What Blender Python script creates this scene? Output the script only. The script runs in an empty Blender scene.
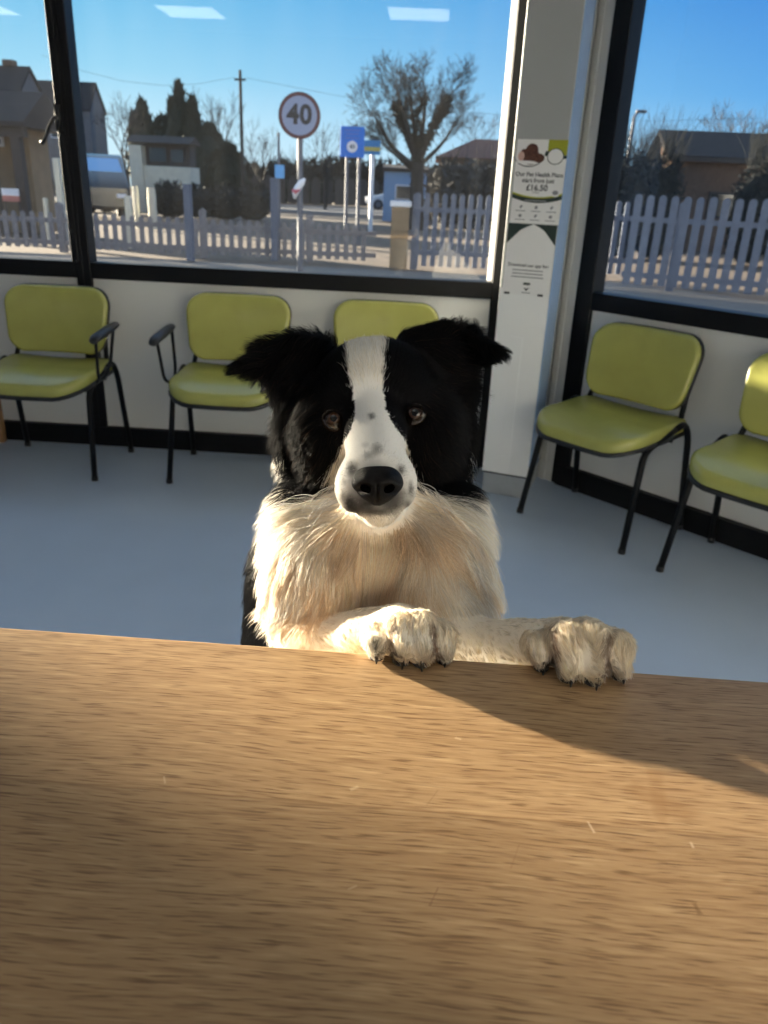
import bpy, bmesh, math, random
import numpy as np
from mathutils import Vector, Matrix
random.seed(7); RNG = np.random.default_rng(11)
SC = bpy.context.scene
COL = SC.collection
# ------------------------------------------------------------------ camera maths (world: x along the back wall, y towards it, z up)
FPX = 769.0
EYE = np.array([0.0, 0.0, 1.25])
_D = np.array([-84, 1838, FPX]); _D /= np.linalg.norm(_D)
_fh = np.array([0, 0, 1.0]) - _D * _D[2]; _fh /= np.linalg.norm(_fh)
_rh = np.cross(_D, _fh); _psi = math.radians(2.6)
_Y = _fh * math.cos(_psi) + _rh * math.sin(_psi)
_X = _rh * math.cos(_psi) - _fh * math.sin(_psi)
RW = np.stack([_X, _Y, -_D])            # camera axes (right, down, forward) -> world

def ray(px, py): return RW @ np.array([px - 384, py - 512, FPX])
def on_y(px, py, Y):
    d = ray(px, py); return EYE + d * (Y / d[1])
def on_z(px, py, z):
    d = ray(px, py); return EYE + d * ((z - EYE[2]) / d[2])
def to_cam(p): return RW.T @ (np.array(p, float) - EYE)

# ------------------------------------------------------------------ materials
def new_mat(name):
    m = bpy.data.materials.new(name); m.use_nodes = True
    nt = m.node_tree; nt.nodes.clear()
    out = nt.nodes.new('ShaderNodeOutputMaterial')
    return m, nt, out
def N(nt, t, **kw):
    n = nt.nodes.new('ShaderNode' + t)
    for k, v in kw.items():
        if k in n.inputs: n.inputs[k].default_value = v
        else: setattr(n, k, v)
    return n
def simple(name, col, rough=0.5, metal=0.0, var=0.06, scale=25.0, bump=0.0, bscale=200.0, coat=0.0, spec=0.5, sheen=0.0):
    m, nt, out = new_mat(name)
    b = N(nt, 'BsdfPrincipled', Roughness=rough, Metallic=metal)
    b.inputs['Specular IOR Level'].default_value = spec
    b.inputs['Coat Weight'].default_value = coat; b.inputs['Coat Roughness'].default_value = .22
    b.inputs['Sheen Weight'].default_value = sheen
    tc = N(nt, 'TexCoord')
    no = N(nt, 'TexNoise', Scale=scale, Detail=4.0)
    nt.links.new(tc.outputs['Object'], no.inputs['Vector'])
    r = N(nt, 'ValToRGB')
    c = np.array(col)
    r.color_ramp.elements[0].position = .3; r.color_ramp.elements[1].position = .7
    r.color_ramp.elements[0].color = (*np.clip(c * (1 - var), 0, 1), 1)
    r.color_ramp.elements[1].color = (*np.clip(c * (1 + var), 0, 1), 1)
    nt.links.new(no.outputs['Fac'], r.inputs['Fac'])
    nt.links.new(r.outputs['Color'], b.inputs['Base Color'])
    if bump > 0:
        n2 = N(nt, 'TexNoise', Scale=bscale, Detail=3.0)
        nt.links.new(tc.outputs['Object'], n2.inputs['Vector'])
        bp = N(nt, 'Bump', Strength=bump, Distance=0.002)
        nt.links.new(n2.outputs['Fac'], bp.inputs['Height'])
        nt.links.new(bp.outputs['Normal'], b.inputs['Normal'])
    nt.links.new(b.outputs['BSDF'], out.inputs['Surface'])
    return m
def emit(name, col, strength):
    m, nt, out = new_mat(name)
    e = N(nt, 'Emission', Strength=strength); e.inputs['Color'].default_value = (*col, 1)
    nt.links.new(e.outputs[0], out.inputs['Surface']); return m
def glass_mat():
    m, nt, out = new_mat('window_glass')
    tr = N(nt, 'BsdfTransparent'); tr.inputs['Color'].default_value = (.975, .985, .98, 1)
    gl = N(nt, 'BsdfGlossy', Roughness=0.015)
    fr = N(nt, 'Fresnel'); ge = N(nt, 'NewGeometry'); io = N(nt, 'MapRange'); io.inputs['To Min'].default_value = 1.5; io.inputs['To Max'].default_value = 1 / 1.5
    nt.links.new(ge.outputs['Backfacing'], io.inputs[0]); nt.links.new(io.outputs[0], fr.inputs['IOR'])
    mx = N(nt, 'MixShader')
    nt.links.new(fr.outputs[0], mx.inputs[0]); nt.links.new(tr.outputs[0], mx.inputs[1]); nt.links.new(gl.outputs[0], mx.inputs[2])
    # a thin film of dust and smears on the pane
    df = N(nt, 'BsdfTranslucent'); df.inputs['Color'].default_value = (.8, .8, .8, 1)
    tc = N(nt, 'TexCoord'); mp = N(nt, 'Mapping'); mp.inputs['Scale'].default_value = (5, 5, .7)
    no = N(nt, 'TexNoise', Scale=2.2, Detail=5.0)
    mr = N(nt, 'MapRange'); mr.inputs['From Min'].default_value = .4; mr.inputs['From Max'].default_value = .8
    mr.inputs['To Min'].default_value = .0015; mr.inputs['To Max'].default_value = .005
    nt.links.new(tc.outputs['Object'], mp.inputs[0]); nt.links.new(mp.outputs[0], no.inputs['Vector']); nt.links.new(no.outputs['Fac'], mr.inputs[0])
    m2 = N(nt, 'MixShader')
    nt.links.new(mr.outputs[0], m2.inputs[0]); nt.links.new(mx.outputs[0], m2.inputs[1]); nt.links.new(df.outputs[0], m2.inputs[2])
    nt.links.new(m2.outputs[0], out.inputs['Surface']); return m
def oak_mat():
    m, nt, out = new_mat('oak_desk'); L = nt.links.new
    b = N(nt, 'BsdfPrincipled', Roughness=.42); b.inputs['Specular IOR Level'].default_value = .45
    tc = N(nt, 'TexCoord'); sx = N(nt, 'SeparateXYZ'); L(tc.outputs['Object'], sx.inputs[0])
    def math_(op, a, bb=None, **k):
        n = N(nt, 'Math', operation=op)
        for i, v in enumerate((a, bb)):
            if v is None: continue
            if isinstance(v, (int, float)): n.inputs[i].default_value = v
            else: L(v, n.inputs[i])
        return n.outputs[0]
    st = math_('FLOOR', math_('DIVIDE', math_('ADD', sx.outputs[1], 0.0405), .198))       # staves
    wn = N(nt, 'TexWhiteNoise', noise_dimensions='1D'); L(st, wn.inputs['W'])
    off = N(nt, 'CombineXYZ'); L(math_('MULTIPLY', wn.outputs['Value'], 9.0), off.inputs[0]); L(math_('MULTIPLY', st, 3.1), off.inputs[2])
    va = N(nt, 'VectorMath', operation='ADD'); L(tc.outputs['Object'], va.inputs[0]); L(off.outputs[0], va.inputs[1])
    # gentle waviness of the grain
    nw = N(nt, 'TexNoise', Scale=2.4, Detail=2.0); L(va.outputs[0], nw.inputs['Vector'])
    wv = math_('MULTIPLY', math_('SUBTRACT', nw.outputs['Fac'], .5), .028)
    cw = N(nt, 'CombineXYZ'); L(wv, cw.inputs[1])
    vb = N(nt, 'VectorMath', operation='ADD'); L(va.outputs[0], vb.inputs[0]); L(cw.outputs[0], vb.inputs[1])
    def grain(sxv, syv, det, rough=.55):
        mp = N(nt, 'Mapping'); mp.inputs['Scale'].default_value = (sxv, syv, 1); L(vb.outputs[0], mp.inputs[0])
        n = N(nt, 'TexNoise', Scale=1.0, Detail=det, Roughness=rough); L(mp.outputs[0], n.inputs['Vector']); return n.outputs['Fac']
    broad = grain(1.6, 26, 3.0); fine = grain(26, 360, 2.0); pore = grain(42, 640, 1.0); mid = grain(5, 110, 3.0)
    r1 = N(nt, 'ValToRGB'); e = r1.color_ramp.elements
    e[0].position = .25; e[0].color = (.33, .195, .09, 1); e[1].position = .78; e[1].color = (.48, .315, .165, 1)
    L(math_('ADD', math_('MULTIPLY', broad, .55), math_('MULTIPLY', mid, .45)), r1.inputs[0])
    def dark(fac, lo, hi, colr, amt, prev):
        mr = N(nt, 'MapRange'); mr.inputs['From Min'].default_value = lo; mr.inputs['From Max'].default_value = hi
        mr.inputs['To Min'].default_value = 0; mr.inputs['To Max'].default_value = amt; L(fac, mr.inputs[0])
        mx = N(nt, 'MixRGB', blend_type='MIX'); L(mr.outputs[0], mx.inputs[0]); L(prev, mx.inputs[1]); mx.inputs[2].default_value = (*colr, 1); return mx.outputs[0]
    c = dark(fine, .52, .70, (.21, .11, .048), .62, r1.outputs[0])
    c = dark(pore, .55, .70, (.15, .075, .03), .8, c)
    c = dark(fine, .44, .25, (.62, .44, .24), .5, c)
    # stave tint
    hs = N(nt, 'HueSaturation'); L(math_('ADD', math_('MULTIPLY', wn.outputs['Value'], .22), .9), hs.inputs['Value']); L(c, hs.inputs['Color']); c = hs.outputs[0]
    # joint lines
    fr = math_('FRACT', math_('DIVIDE', math_('ADD', sx.outputs[1], .0405), .198))
    jd = math_('MINIMUM', fr, math_('SUBTRACT', 1.0, fr))
    c = dark(jd, .006, .0, (.2, .1, .04), .55, c)
    # a faint brown ring left by something wet, and pale scratches
    def seg(x0, y0, x1, y1, w, amt, colr, prev):
        dx, dy = x1 - x0, y1 - y0; ll = math.hypot(dx, dy)
        ax = math_('SUBTRACT', sx.outputs[0], (x0 + x1) / 2); ay = math_('SUBTRACT', sx.outputs[1], (y0 + y1) / 2)
        u = math_('ABSOLUTE', math_('ADD', math_('MULTIPLY', ax, dx / ll), math_('MULTIPLY', ay, dy / ll)))
        v = math_('ABSOLUTE', math_('ADD', math_('MULTIPLY', ax, -dy / ll), math_('MULTIPLY', ay, dx / ll)))
        q = math_('MAXIMUM', math_('SUBTRACT', u, ll / 2), v)
        q = math_('ADD', q, math_('MULTIPLY', math_('SUBTRACT', mid, .5), w * 1.6))
        return dark(q, w, w * .4, colr, amt, prev)
    for (a0, b0, a1, b1, w, amt, colr) in [
            (349, 889, 356, 886, .0009, .35, (.75, .58, .38)), (427, 805, 438, 790, .0005, .3, (.2, .1, .04)), (511, 868, 519, 845, .0005, .3, (.22, .11, .05)),
            (588, 822, 594, 832, .001, .45, (.75, .58, .4)), (164, 777, 165, 783, .0008, .4, (.75, .58, .4)), (456, 738, 460, 739, .001, .45, (.8, .62, .4)),
            (352, 789, 357, 787, .0015, .4, (.72, .55, .34)), (691, 843, 693, 847, .0011, .45, (.75, .58, .4)), (430, 905, 438, 888, .0007, .5, (.2, .1, .05)),
            (640, 792, 682, 812, .010, .33, (.25, .115, .035)), (655, 775, 662, 822, .006, .25, (.25, .115, .035)), (695, 905, 699, 912, .002, .6, (.16, .08, .03))]:
        p, q = on_z(a0, b0, .91), on_z(a1, b1, .91)
        c = seg(p[0], p[1], q[0], q[1], w, amt, colr, c)
    L(c, b.inputs['Base Color'])
    bp = N(nt, 'Bump', Strength=.25, Distance=.0006); L(fine, bp.inputs['Height']); L(bp.outputs[0], b.inputs['Normal'])
    rr = N(nt, 'MapRange'); rr.inputs['To Min'].default_value = .36; rr.inputs['To Max'].default_value = .52; L(fine, rr.inputs[0]); L(rr.outputs[0], b.inputs['Roughness'])
    L(b.outputs[0], out.inputs['Surface']); return m
def floor_mat():
    m, nt, out = new_mat('vinyl_floor'); L = nt.links.new
    b = N(nt, 'BsdfPrincipled', Roughness=.38)
    tc = N(nt, 'TexCoord'); v = N(nt, 'TexNoise', Scale=420.0, Detail=1.0); L(tc.outputs['Object'], v.inputs['Vector'])
    n = N(nt, 'TexNoise', Scale=2.0, Detail=4.0); L(tc.outputs['Object'], n.inputs['Vector'])
    ad = N(nt, 'Math', operation='ADD'); L(v.outputs['Fac'], ad.inputs[0]); L(n.outputs['Fac'], ad.inputs[1])
    r = N(nt, 'ValToRGB'); r.color_ramp.elements[0].position = .35; r.color_ramp.elements[1].position = .68
    hv = N(nt, 'Math', operation='MULTIPLY'); L(ad.outputs[0], hv.inputs[0]); hv.inputs[1].default_value = .5
    r.color_ramp.elements[0].color = (.44, .54, .68, 1); r.color_ramp.elements[1].color = (.55, .66, .82, 1)
    L(hv.outputs[0], r.inputs[0]); L(r.outputs[0], b.inputs['Base Color'])
    L(b.outputs[0], out.inputs['Surface']); return m
def coat_mat(name, attr, rough=.55, transl=.0, spec=.3):
    m, nt, out = new_mat(name); L = nt.links.new
    b = N(nt, 'BsdfPrincipled', Roughness=rough); b.inputs['Specular IOR Level'].default_value = spec
    a = N(nt, 'Attribute'); a.attribute_name = attr
    L(a.outputs['Color'], b.inputs['Base Color'])
    if transl > 0:
        t = N(nt, 'BsdfTranslucent'); L(a.outputs['Color'], t.inputs['Color'])
        mx = N(nt, 'MixShader'); mx.inputs[0].default_value = transl
        L(b.outputs[0], mx.inputs[1]); L(t.outputs[0], mx.inputs[2]); L(mx.outputs[0], out.inputs['Surface'])
    else: L(b.outputs[0], out.inputs['Surface'])
    return m
def eye_mat(iris):
    m, nt, out = new_mat('eye_' + iris[0]); L = nt.links.new
    b = N(nt, 'BsdfPrincipled', Roughness=.13); b.inputs['Specular IOR Level'].default_value = .4
    tc = N(nt, 'TexCoord'); sp = N(nt, 'SeparateXYZ'); L(tc.outputs['Object'], sp.inputs[0])
    cx = N(nt, 'CombineXYZ'); L(sp.outputs[0], cx.inputs[0]); L(sp.outputs[1], cx.inputs[1])
    ln = N(nt, 'VectorMath', operation='LENGTH'); L(cx.outputs[0], ln.inputs[0])
    no = N(nt, 'TexNoise', Scale=900.0); L(tc.outputs['Object'], no.inputs['Vector'])
    r = N(nt, 'ValToRGB'); mr = N(nt, 'MapRange'); mr.inputs['From Max'].default_value = .012; L(ln.outputs['Value'], mr.inputs[0]); L(mr.outputs[0], r.inputs[0])
    e = r.color_ramp.elements; e[0].position = 0; e[0].color = (.003, .003, .003, 1); e[1].position = 1; e[1].color = (.02, .015, .012, 1)
    for p, c in ((.24, (.003, .003, .003)), (.27, iris[1]), (.42, iris[2]), (.5, (.012, .008, .006))):
        q = e.new(p); q.color = (*c, 1)
    L(r.outputs[0], b.inputs['Base Color']); L(b.outputs[0], out.inputs['Surface']); return m

# ------------------------------------------------------------------ mesh building
class MB:
    def __init__(s): s.v = []; s.f = []
    def add(s, vs, fs):
        o = len(s.v); s.v += [tuple(map(float, p)) for p in vs]; s.f += [tuple(i + o for i in f) for f in fs]; return s
    def box(s, lo, hi, M=None):
        (a, b, c), (d, e, f) = lo, hi
        P = [(a, b, c), (d, b, c), (d, e, c), (a, e, c), (a, b, f), (d, b, f), (d, e, f), (a, e, f)]
        if M is not None: P = [tuple(M @ Vector(p)) for p in P]
        return s.add(P, [(0, 3, 2, 1), (4, 5, 6, 7), (0, 1, 5, 4), (1, 2, 6, 5), (2, 3, 7, 6), (3, 0, 4, 7)])
    def tube(s, pts, r, seg=10, cap=True, sq=None):
        pts = [Vector(p) for p in pts]; n = len(pts); rs = r if isinstance(r, (list, tuple)) else [r] * n
        rings = []; up = None
        for i, p in enumerate(pts):
            t = (pts[min(i + 1, n - 1)] - pts[max(i - 1, 0)]).normalized()
            if up is None:
                up = Vector((0, 0, 1)) if abs(t.z) < .9 else Vector((1, 0, 0))
            a = (up - t * up.dot(t)).normalized(); b = t.cross(a); up = a
            rings.append([p + (a * math.cos(2 * math.pi * k / seg) + b * math.sin(2 * math.pi * k / seg)) * rs[i] for k in range(seg)])
        vs = [q for r_ in rings for q in r_]; fs = []
        for i in range(n - 1):
            for k in range(seg):
                fs.append((i * seg + k, i * seg + (k + 1) % seg, (i + 1) * seg + (k + 1) % seg, (i + 1) * seg + k))
        if cap: fs += [tuple(range(seg - 1, -1, -1)), tuple((n - 1) * seg + k for k in range(seg))]
        return s.add(vs, fs)
    def loft(s, rings, cap=True):
        n = len(rings[0]); vs = [p for r_ in rings for p in r_]; fs = []
        for i in range(len(rings) - 1):
            for k in range(n): fs.append((i * n + k, i * n + (k + 1) % n, (i + 1) * n + (k + 1) % n, (i + 1) * n + k))
        if cap: fs += [tuple(range(n - 1, -1, -1)), tuple((len(rings) - 1) * n + k for k in range(n))]
        return s.add(vs, fs)
    def prism(s, poly, h0, h1, f):           # polygon in 2-D lifted by f(x, y, h)
        n = len(poly)
        return s.add([f(x, y, h0) for x, y in poly] + [f(x, y, h1) for x, y in poly],
                     [tuple(range(n - 1, -1, -1)), tuple(range(n, 2 * n))] + [(i, (i + 1) % n, n + (i + 1) % n, n + i) for i in range(n)])
    def build(s, name, mat, parent=None, smooth=False, bevel=0.0, bseg=2, subsurf=0, loc=None):
        me = bpy.data.meshes.new(name)
        me.from_pydata(s.v, [], s.f); me.validate()
        bm = bmesh.new(); bm.from_mesh(me); bmesh.ops.recalc_face_normals(bm, faces=bm.faces); bm.to_mesh(me); bm.free()
        me.materials.append(mat)
        o = bpy.data.objects.new(name, me); COL.objects.link(o)
        if smooth:
            for p in me.polygons: p.use_smooth = True
        if bevel > 0:
            b = o.modifiers.new('bevel', 'BEVEL'); b.width = bevel; b.segments = bseg; b.limit_method = 'ANGLE'; b.angle_limit = math.radians(40)
            for p in me.polygons: p.use_smooth = True
            b.harden_normals = True
        if subsurf: u = o.modifiers.new('sub', 'SUBSURF'); u.levels = u.render_levels = subsurf
        if parent is not None: o.parent = parent
        if loc is not None: o.location = loc
        return o
def tag(o, label=None, cat=None, group=None, kind=None):
    for k, v in (('label', label), ('category', cat), ('group', group), ('kind', kind)):
        if v: o[k] = v
    return o
def empty(name, loc=(0, 0, 0), rz=0.0):
    o = bpy.data.objects.new(name, None); COL.objects.link(o); o.location = loc; o.rotation_euler = (0, 0, rz); o.empty_display_size = .1
    return o
def kids(o): return [c for c in bpy.data.objects if c.parent == o]
def copy_tree(o, parent=None):
    c = o.copy(); COL.objects.link(c); c.parent = parent
    for ch in kids(o): copy_tree(ch, c)
    return c
def rrect(w, h, r, n=6, rb=None):
    """rounded rectangle outline; r = radius of the two upper corners, rb of the lower two"""
    rb = r if rb is None else rb; P = []
    for cx, cy, rr, a0 in ((w / 2 - r, h / 2 - r, r, 0), (-w / 2 + r, h / 2 - r, r, 90), (-w / 2 + rb, -h / 2 + rb, rb, 180), (w / 2 - rb, -h / 2 + rb, rb, 270)):
        for i in range(n + 1):
            a = math.radians(a0 + 90 * i / n); P.append((cx + rr * math.cos(a), cy + rr * math.sin(a)))
    return P
def text_mesh(body, size, name, mat, parent, M, extrude=.0004, align='CENTER', space=1.0, bold=0.0):
    cu = bpy.data.curves.new(name, 'FONT'); cu.body = body; cu.size = size; cu.extrude = extrude; cu.align_x = align; cu.align_y = 'CENTER'
    cu.space_character = space; cu.offset = bold; cu.resolution_u = 3
    o = bpy.data.objects.new(name, cu); COL.objects.link(o)
    dg = bpy.context.evaluated_depsgraph_get(); dg.update()
    me = bpy.data.meshes.new_from_object(o.evaluated_get(dg)); bpy.data.objects.remove(o)
    me.transform(M); me.materials.clear(); me.materials.append(mat)
    q = bpy.data.objects.new(name, me); COL.objects.link(q); q.parent = parent; return q

M_black = simple('black_powder_coat', (.006, .0065, .008), .5, var=.1, spec=.22)
M_blackpl = simple('black_plastic', (.016, .017, .02), .4, var=.1, bump=.15, bscale=500)
M_panel = simple('white_wall_panel', (.74, .745, .73), .5, var=.03, scale=3)
M_white = simple('white_trim', (.58, .585, .58), .4, var=.02, scale=4)
M_lowcol = simple('lower_column_white', (.84, .85, .85), .35, var=.015, scale=4)
M_col = simple('column_cladding', (.36, .375, .375), .35, var=.02, scale=4)
M_skytint = simple('painted_skylight_blue', (.30, .44, .66), .25, var=.03, scale=4)
M_wall = simple('painted_plaster', (.55, .55, .53), .7, var=.03, scale=3, bump=.1, bscale=120)
M_ceil = simple('ceiling_board', (.78, .78, .76), .8, var=.03, bump=.1)
M_plinth = simple('grey_coved_vinyl', (.36, .39, .42), .5, var=.05)
M_vinyl = simple('lime_vinyl', (.39, .39, .10), .27, var=.05, scale=12, bump=.12, bscale=260, spec=.5, coat=.45)
M_glass = glass_mat()
M_oak = oak_mat()
M_floor = floor_mat()
FUR_DENSITY = 1.0; SUN_EL = 6.8; SUN_E = 28.0; SKY = 0.84; EXPO = 0.55
LAMPS = [(-4.6, -1.3)]
# ------------------------------------------------------------------ the room
ZC = 2.75; ZT = 2.36; YB = 3.64
O_R = Vector((.4875, 3.64, 0)); U_R = Vector((math.sqrt(.5), -math.sqrt(.5), 0)); N_R = Vector((-math.sqrt(.5), -math.sqrt(.5), 0))
MR = Matrix(((U_R.x, -N_R.x, 0, O_R.x), (U_R.y, -N_R.y, 0, O_R.y), (0, 0, 1, 0), (0, 0, 0, 1)))    # local: x along right wall, y outwards, z up
SR = 4.1
ER = MR @ Vector((SR, 0, 0))
def struct(name, mb, mat, **k): return tag(mb.build(name, mat, **k), kind='structure')
XL = -6.15; YF = -2.2; F0, F1 = 1.0, 3.28
f = MB(); outline = [(XL - .1, -2.3), (ER.x + .1, -2.3), (ER.x + .1, ER.y + .05), (O_R.x + .04, YB + .1), (XL - .1, YB + .1)]
f.prism(outline, -.12, 0, lambda x, y, h: (x, y, h)); struct('floor', f, M_floor)
c = MB(); c.prism(outline, ZC, ZC + .1, lambda x, y, h: (x, y, h)); struct('ceiling', c, M_ceil)
w = MB(); w.box((XL - .3, YF - .1, 0), (XL, YB + .09, ZC)); struct('wall_left', w, M_wall)

w = MB(); w.box((XL - .1, YF - .1, 0), (F0, YF, ZC)); w.box((F0, YF - .1, 0), (ER.x + .1, YF, .55)); w.box((F0, YF - .1, 2.5), (ER.x + .1, YF, ZC)); w.box((F1, YF - .1, .55), (ER.x + .1, YF, 2.5)); struct('wall_front', w, M_wall)
w = MB(); w.box((ER.x, YF - .1, 0), (ER.x + .1, ER.y, ZC)); struct('wall_right', w, M_wall)
# lower panels and lintels of the glazed walls
w = MB(); w.box((XL + .001, YB + .02, 0), (.45, YB + .09, .83)); w.box((XL, YB, ZT), (.49, YB + .09, ZC)); struct('wall_back', w, M_panel)
w = MB(); w.box((.0, .02, 0), (SR, .09, .83), MR); w.box((0, 0, ZT), (SR, .09, ZC), MR); struct('wall_back_right', w, M_panel)
b = MB(); b.box((XL, YB - .012, 0), (.30, YB + .02, .095)); struct('baseboard_back', b, M_black)
b = MB(); b.box((.235, -.012, 0), (SR, .02, .098), MR); struct('baseboard_back_right', b, M_black)

def window(name, x0, x1, M, mulls, left_post, right_post, full=True):
    root = tag(empty(name), kind='structure')
    fr = MB(); fr.box((x0, 0, .812), (x1, .08, .885), M); fr.box((x0, 0, ZT - .06), (x1, .08, ZT), M)
    fr.build('window_frame', M_black, root, bevel=.004)
    for (a, b_) in [left_post, right_post] + mulls:
        p = MB(); p.box((a, -.004, 0), (b_, .085, ZT), M); p.build('mullion', M_black, root, bevel=.005)
    g = MB(); g.box((x0 + .01, .045, .86), (x1 - .01, .053, ZT - .03), M); g.build('glass_pane', M_glass, root)
    return root
MI = Matrix.Translation((0, YB, 0))
w1 = window('window_1', -3.45, -1.63, MI, [], (-3.5, -3.4), (-1.650, -1.615))
w2 = window('window_2', -1.60, .335, MI, [], (-1.616, -1.580), (.278, .335))
w3 = window('window_3', .21, SR - .03, MR, [(1.75, 1.84)], (.206, .288), (SR - .1, SR - .02))
w4 = window('window_4', XL + .01, -3.45, MI, [], (XL, XL + .06), (-3.5, -3.45))
w5 = tag(empty('added_window_5'), kind='structure')  # added window, unseen behind the viewpoint, letting fill light onto the dog
fr = MB(); fr.box((F0, YF - .08, .55), (F1, YF, .62)); fr.box((F0, YF - .08, 2.43), (F1, YF, 2.5)); fr.build('window_frame', M_black, w5, bevel=.004)
for a_ in (F0, (F0 + F1) / 2 - .04, F1 - .08):
    p = MB(); p.box((a_, YF - .085, .55), (a_ + .08, YF + .004, 2.5)); p.build('mullion', M_black, w5, bevel=.004)
g = MB(); g.box((F0 + .01, YF - .05, .6), (F1 - .01, YF - .042, 2.45)); g.build('glass_pane', M_glass, w5)
# inner sash of the opening light next to the big pane, with its lever handle
s = MB(); s.box((-1.662, -.010, .885), (-1.632, .03, ZT - .06), MI); s.build('opening_sash', M_black, w1, bevel=.004)
h = MB(); h.box((-1.660, -.03, 1.43), (-1.638, -.010, 1.53), MI); h.tube([MI @ Vector(p) for p in ((-1.65, -.03, 1.48), (-1.652, -.05, 1.476), (-1.67, -.056, 1.45), (-1.705, -.056, 1.385), (-1.716, -.056, 1.375))], [.008, .009, .009, .008, .011], 8)
h.build('window_handle', M_blackpl, w1, smooth=True)
# white splayed reveal outside the big pane
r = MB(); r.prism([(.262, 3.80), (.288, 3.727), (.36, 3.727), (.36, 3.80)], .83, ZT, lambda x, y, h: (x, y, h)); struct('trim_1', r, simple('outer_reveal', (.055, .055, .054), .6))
w = MB(); w.prism([(.30, 3.66), (.47, 3.66), (.635, 3.495), (.68, 3.54), (.50, 3.735), (.30, 3.735)], 0, ZC, lambda x, y, h: (x, y, h)); struct('wall_corner', w, M_white)
r = MB(); r.box((XL, 3.727, .80), (.36, 3.80, .845)); struct('trim_2', r, simple('outer_sill', (.5, .52, .55), .4))
# boxed corner column on a coved plinth
A = Vector((.284, 3.295, 0)); B = Vector((.480, 3.232, 0)); Cc = Vector((.580, 3.545, 0)); Dd = Vector((.336, 3.630, 0))
poly = [(A.x, A.y), (B.x, B.y), (Cc.x, Cc.y), (.47, 3.64), (Dd.x, Dd.y)]
cm = MB(); cm.prism(poly, .105, ZC, lambda x, y, h: (x, y, h)); col_o = cm.build('column', M_col, bevel=.004); tag(col_o, kind='structure')
nf = Vector((-(A - B).y, (A - B).x, 0)).normalized(); nf = nf if nf.y < 0 else -nf
tdir = (B - A).normalized()
pl = MB(); k = .006; pp = [(A.x + k, A.y + k), (B.x - k, B.y + k), (Cc.x - k, Cc.y), (.47, 3.63), (Dd.x, Dd.y)]
pl.prism(pp, 0, .10, lambda x, y, h: (x, y, h)); struct('trim_3', pl, M_plinth, bevel=.006)
g = MB(); g.prism([(p[0] * .998 + .0006, p[1] * .999 + .006) for p in poly], .098, .107, lambda x, y, h: (x, y, h)); struct('trim_4', g, M_black)
# cover strip joint lines on the column face
jl = MB()
a = A + tdir * .070; e = A + tdir * .118
jl.prism([(a.x, a.y + .004), (e.x, e.y + .004), (e.x + nf.x * .004, e.y + nf.y * .004), (a.x + nf.x * .004, a.y + nf.y * .004)], .106, .71, lambda x, y, h: (x, y, h))
struct('trim_5', jl, M_lowcol, bevel=.0015)
jl = MB(); c0_, c1_ = A + tdir * .001, B - tdir * .001
jl.prism([(c0_.x, c0_.y), (c1_.x, c1_.y), (c1_.x + nf.x * .0018, c1_.y + nf.y * .0018), (c0_.x + nf.x * .0018, c0_.y + nf.y * .0018)], .1065, .905, lambda x, y, h: (x, y, h)); struct('lower_column_layer', jl, M_lowcol)  # thin whiter layer over the lower column face
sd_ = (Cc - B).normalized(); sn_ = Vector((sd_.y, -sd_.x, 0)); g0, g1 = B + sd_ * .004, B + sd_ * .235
jl = MB(); jl.prism([(g0.x, g0.y), (g1.x, g1.y), (g1.x + sn_.x * .004, g1.y + sn_.y * .004), (g0.x + sn_.x * .004, g0.y + sn_.y * .004)], .108, ZC, lambda x, y, h: (x, y, h)); struct('skylight_strip', jl, M_skytint)  # bluish skylight on the column side, painted as a thin strip
# bottom beads on the far side of the column
jl = MB(); jl.prism([(.585, 3.5365), (.60, 3.5215), (.608, 3.5295), (.593, 3.5445)], .0, ZC, lambda x, y, h: (x, y, h)); struct('trim_6', jl, M_white)
# added unseen blind, hung to keep sun off the dog's head and near desk
rbm = simple('added_blind_fabric', (.55, .54, .5), .8); rb = empty('added_blind', (-4.80, YB - .035, ZT - .02))
q = MB(); q.box((-1.29, -.003, 1.746 - ZT + .04), (1.29, .003, 0)); q.build('added_blind_fabric', rbm, rb); q = MB(); q.box((-1.29, -.008, 1.746 - ZT + .02), (1.29, .008, 1.746 - ZT + .042)); q.build('added_blind_bar', M_white, rb)
q = MB(); q.tube([(-1.30, 0, 0), (1.30, 0, 0)], .028, 12); q.build('added_blind_roller', M_white, rb); tag(rb, 'pale blind added over the end window, unseen, to block sun from the dog', 'blind')
# ceiling light panels: square recessed panels in rows
M_pan = emit('light_panel', (1.0, .98, .95), 3.4)
cl_proto = None
def ceil_light(x, y, label):
    global cl_proto
    if cl_proto is None:
        o = empty('ceiling_light', (x, y, ZC))
        fm = MB()
        for lo, hi in (((-.3, -.3, -.014), (.3, -.275, -.0)), ((-.3, .275, -.014), (.3, .3, -.0)), ((-.3, -.275, -.014), (-.275, .275, -.0)), ((.275, -.275, -.014), (.3, .275, -.0))): fm.box(lo, hi)
        fm.build('frame', M_white, o)
        dm = MB(); dm.box((-.275, -.275, -.009), (.275, .275, -.002)); dm.build('diffuser', M_pan, o)
        cl_proto = o
    else:
        o = copy_tree(cl_proto); o.location = (x, y, ZC)
    tag(o, label, 'ceiling light', 'square ceiling light panels'); return o
def mirror_pos(px, py):     # where a lamp stands whose image in the big pane shows at this pixel
    p = ray(px, py); t = (ZC - 1.25) / p[2]; q = EYE + p * t
    return q[0], 2 * (YB + .05) - q[1]
L1 = mirror_pos(191, 11); L2 = mirror_pos(419, 13)
print('lamps', L1, L2)
ceil_light(L1[0], L1[1], 'square ceiling light panel reflected at the top of the window above the conifers')
ceil_light(L2[0], L2[1], 'square ceiling light panel reflected at the top of the window above the bare tree')
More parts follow.
